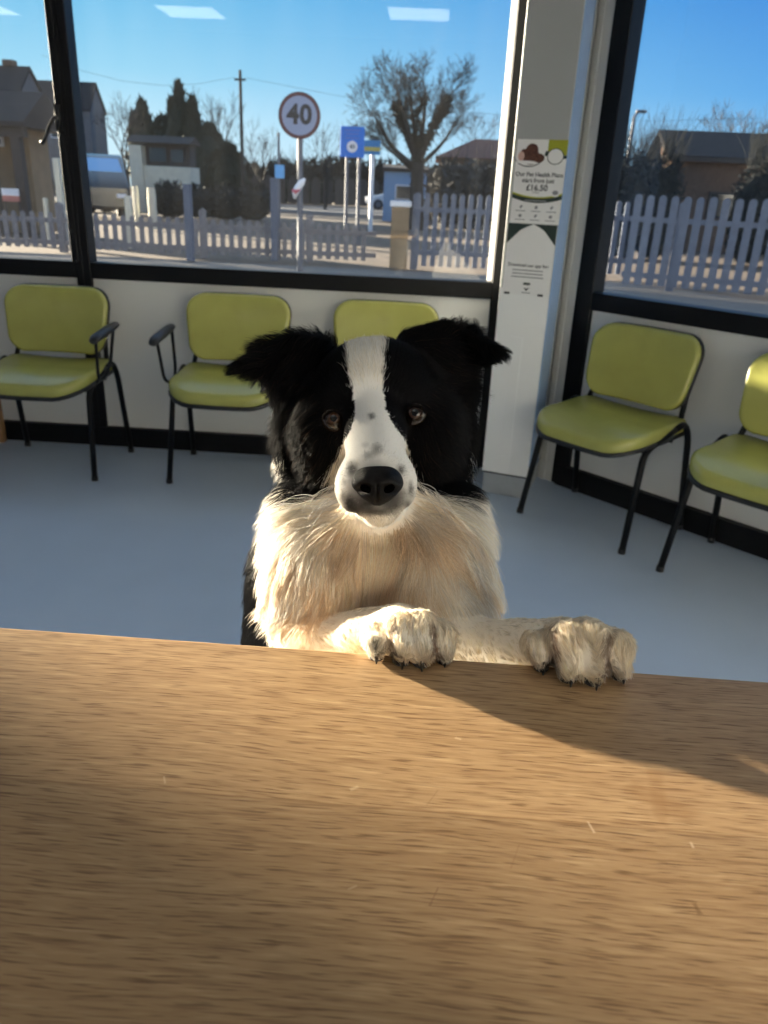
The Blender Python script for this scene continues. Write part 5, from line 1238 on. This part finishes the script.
def ramp(stops):
    r = nt.nodes.new('ShaderNodeValToRGB'); e = r.color_ramp.elements; e[0].position, e[1].position = stops[0][0], stops[-1][0]; e[0].color = (*stops[0][1], 1); e[1].color = (*stops[-1][1], 1)
    for p, c in stops[1:-1]: q = e.new(p); q.color = (*c, 1)
    nt.links.new(sx.outputs[2], r.inputs[0]); return r
ra = ramp([(0, (.62, .80, .90)), (.05, (.54, .78, .92)), (.11, (.30, .62, .84)), (.2, (.12, .45, .76)), (.5, (.36, .56, .86)), (1, (.38, .54, .80))])    # towards the sun
rb = ramp([(0, (.36, .60, .80)), (.05, (.24, .52, .80)), (.11, (.12, .38, .76)), (.2, (.06, .26, .68)), (.5, (.30, .50, .82)), (1, (.36, .52, .78))])    # away from it
dt = nt.nodes.new('ShaderNodeVectorMath'); dt.operation = 'DOT_PRODUCT'; nt.links.new(tc.outputs['Generated'], dt.inputs[0]); dt.inputs[1].default_value = (-.8725, .4886, 0)
mr = nt.nodes.new('ShaderNodeMapRange'); mr.inputs['From Min'].default_value = .15; mr.inputs['From Max'].default_value = .75; nt.links.new(dt.outputs['Value'], mr.inputs[0])
mx = nt.nodes.new('ShaderNodeMixRGB'); nt.links.new(mr.outputs[0], mx.inputs[0]); nt.links.new(rb.outputs[0], mx.inputs[1]); nt.links.new(ra.outputs[0], mx.inputs[2])
gl = nt.nodes.new('ShaderNodeMapRange'); gl.inputs['From Min'].default_value = .925; gl.inputs['From Max'].default_value = 1.0; nt.links.new(dt.outputs['Value'], gl.inputs[0])
gp_ = nt.nodes.new('ShaderNodeMath'); gp_.operation = 'POWER'; nt.links.new(gl.outputs[0], gp_.inputs[0]); gp_.inputs[1].default_value = 1.6
gm = nt.nodes.new('ShaderNodeVectorMath'); gm.operation = 'SCALE'; gm.inputs[0].default_value = (5.0, 4.8, 4.4); nt.links.new(gp_.outputs[0], gm.inputs['Scale'])
ga = nt.nodes.new('ShaderNodeVectorMath'); ga.operation = 'ADD'; nt.links.new(mx.outputs[0], ga.inputs[0]); nt.links.new(gm.outputs[0], ga.inputs[1])
nt.links.new(ga.outputs[0], bg.inputs['Color']); nt.links.new(bg.outputs[0], wo.inputs['Surface'])

cd = bpy.data.cameras.new('camera'); cam = bpy.data.objects.new('camera', cd); COL.objects.link(cam)
cd.sensor_fit = 'AUTO'; cd.sensor_width = 36; cd.lens = FPX / 1024 * 36; cd.clip_start = .02; cd.clip_end = 400
M = Matrix(((RW[0, 0], -RW[0, 1], -RW[0, 2], 0), (RW[1, 0], -RW[1, 1], -RW[1, 2], 0), (RW[2, 0], -RW[2, 1], -RW[2, 2], EYE[2]), (0, 0, 0, 1)))
cam.matrix_world = M
cd.dof.use_dof = True; cd.dof.focus_distance = .68; cd.dof.aperture_fstop = 10.5
SC.camera = cam
vs = SC.view_settings; vs.view_transform = 'Standard'; vs.look = 'None'; vs.gamma = 1; vs.exposure = EXPO; vs.use_curve_mapping = False
cy = SC.cycles; cy.use_denoising = True; cy.max_bounces = 12; cy.diffuse_bounces = 8; cy.glossy_bounces = 4; cy.transparent_max_bounces = 16; cy.caustics_reflective = False; cy.caustics_refractive = False; cy.sample_clamp_indirect = 6.0
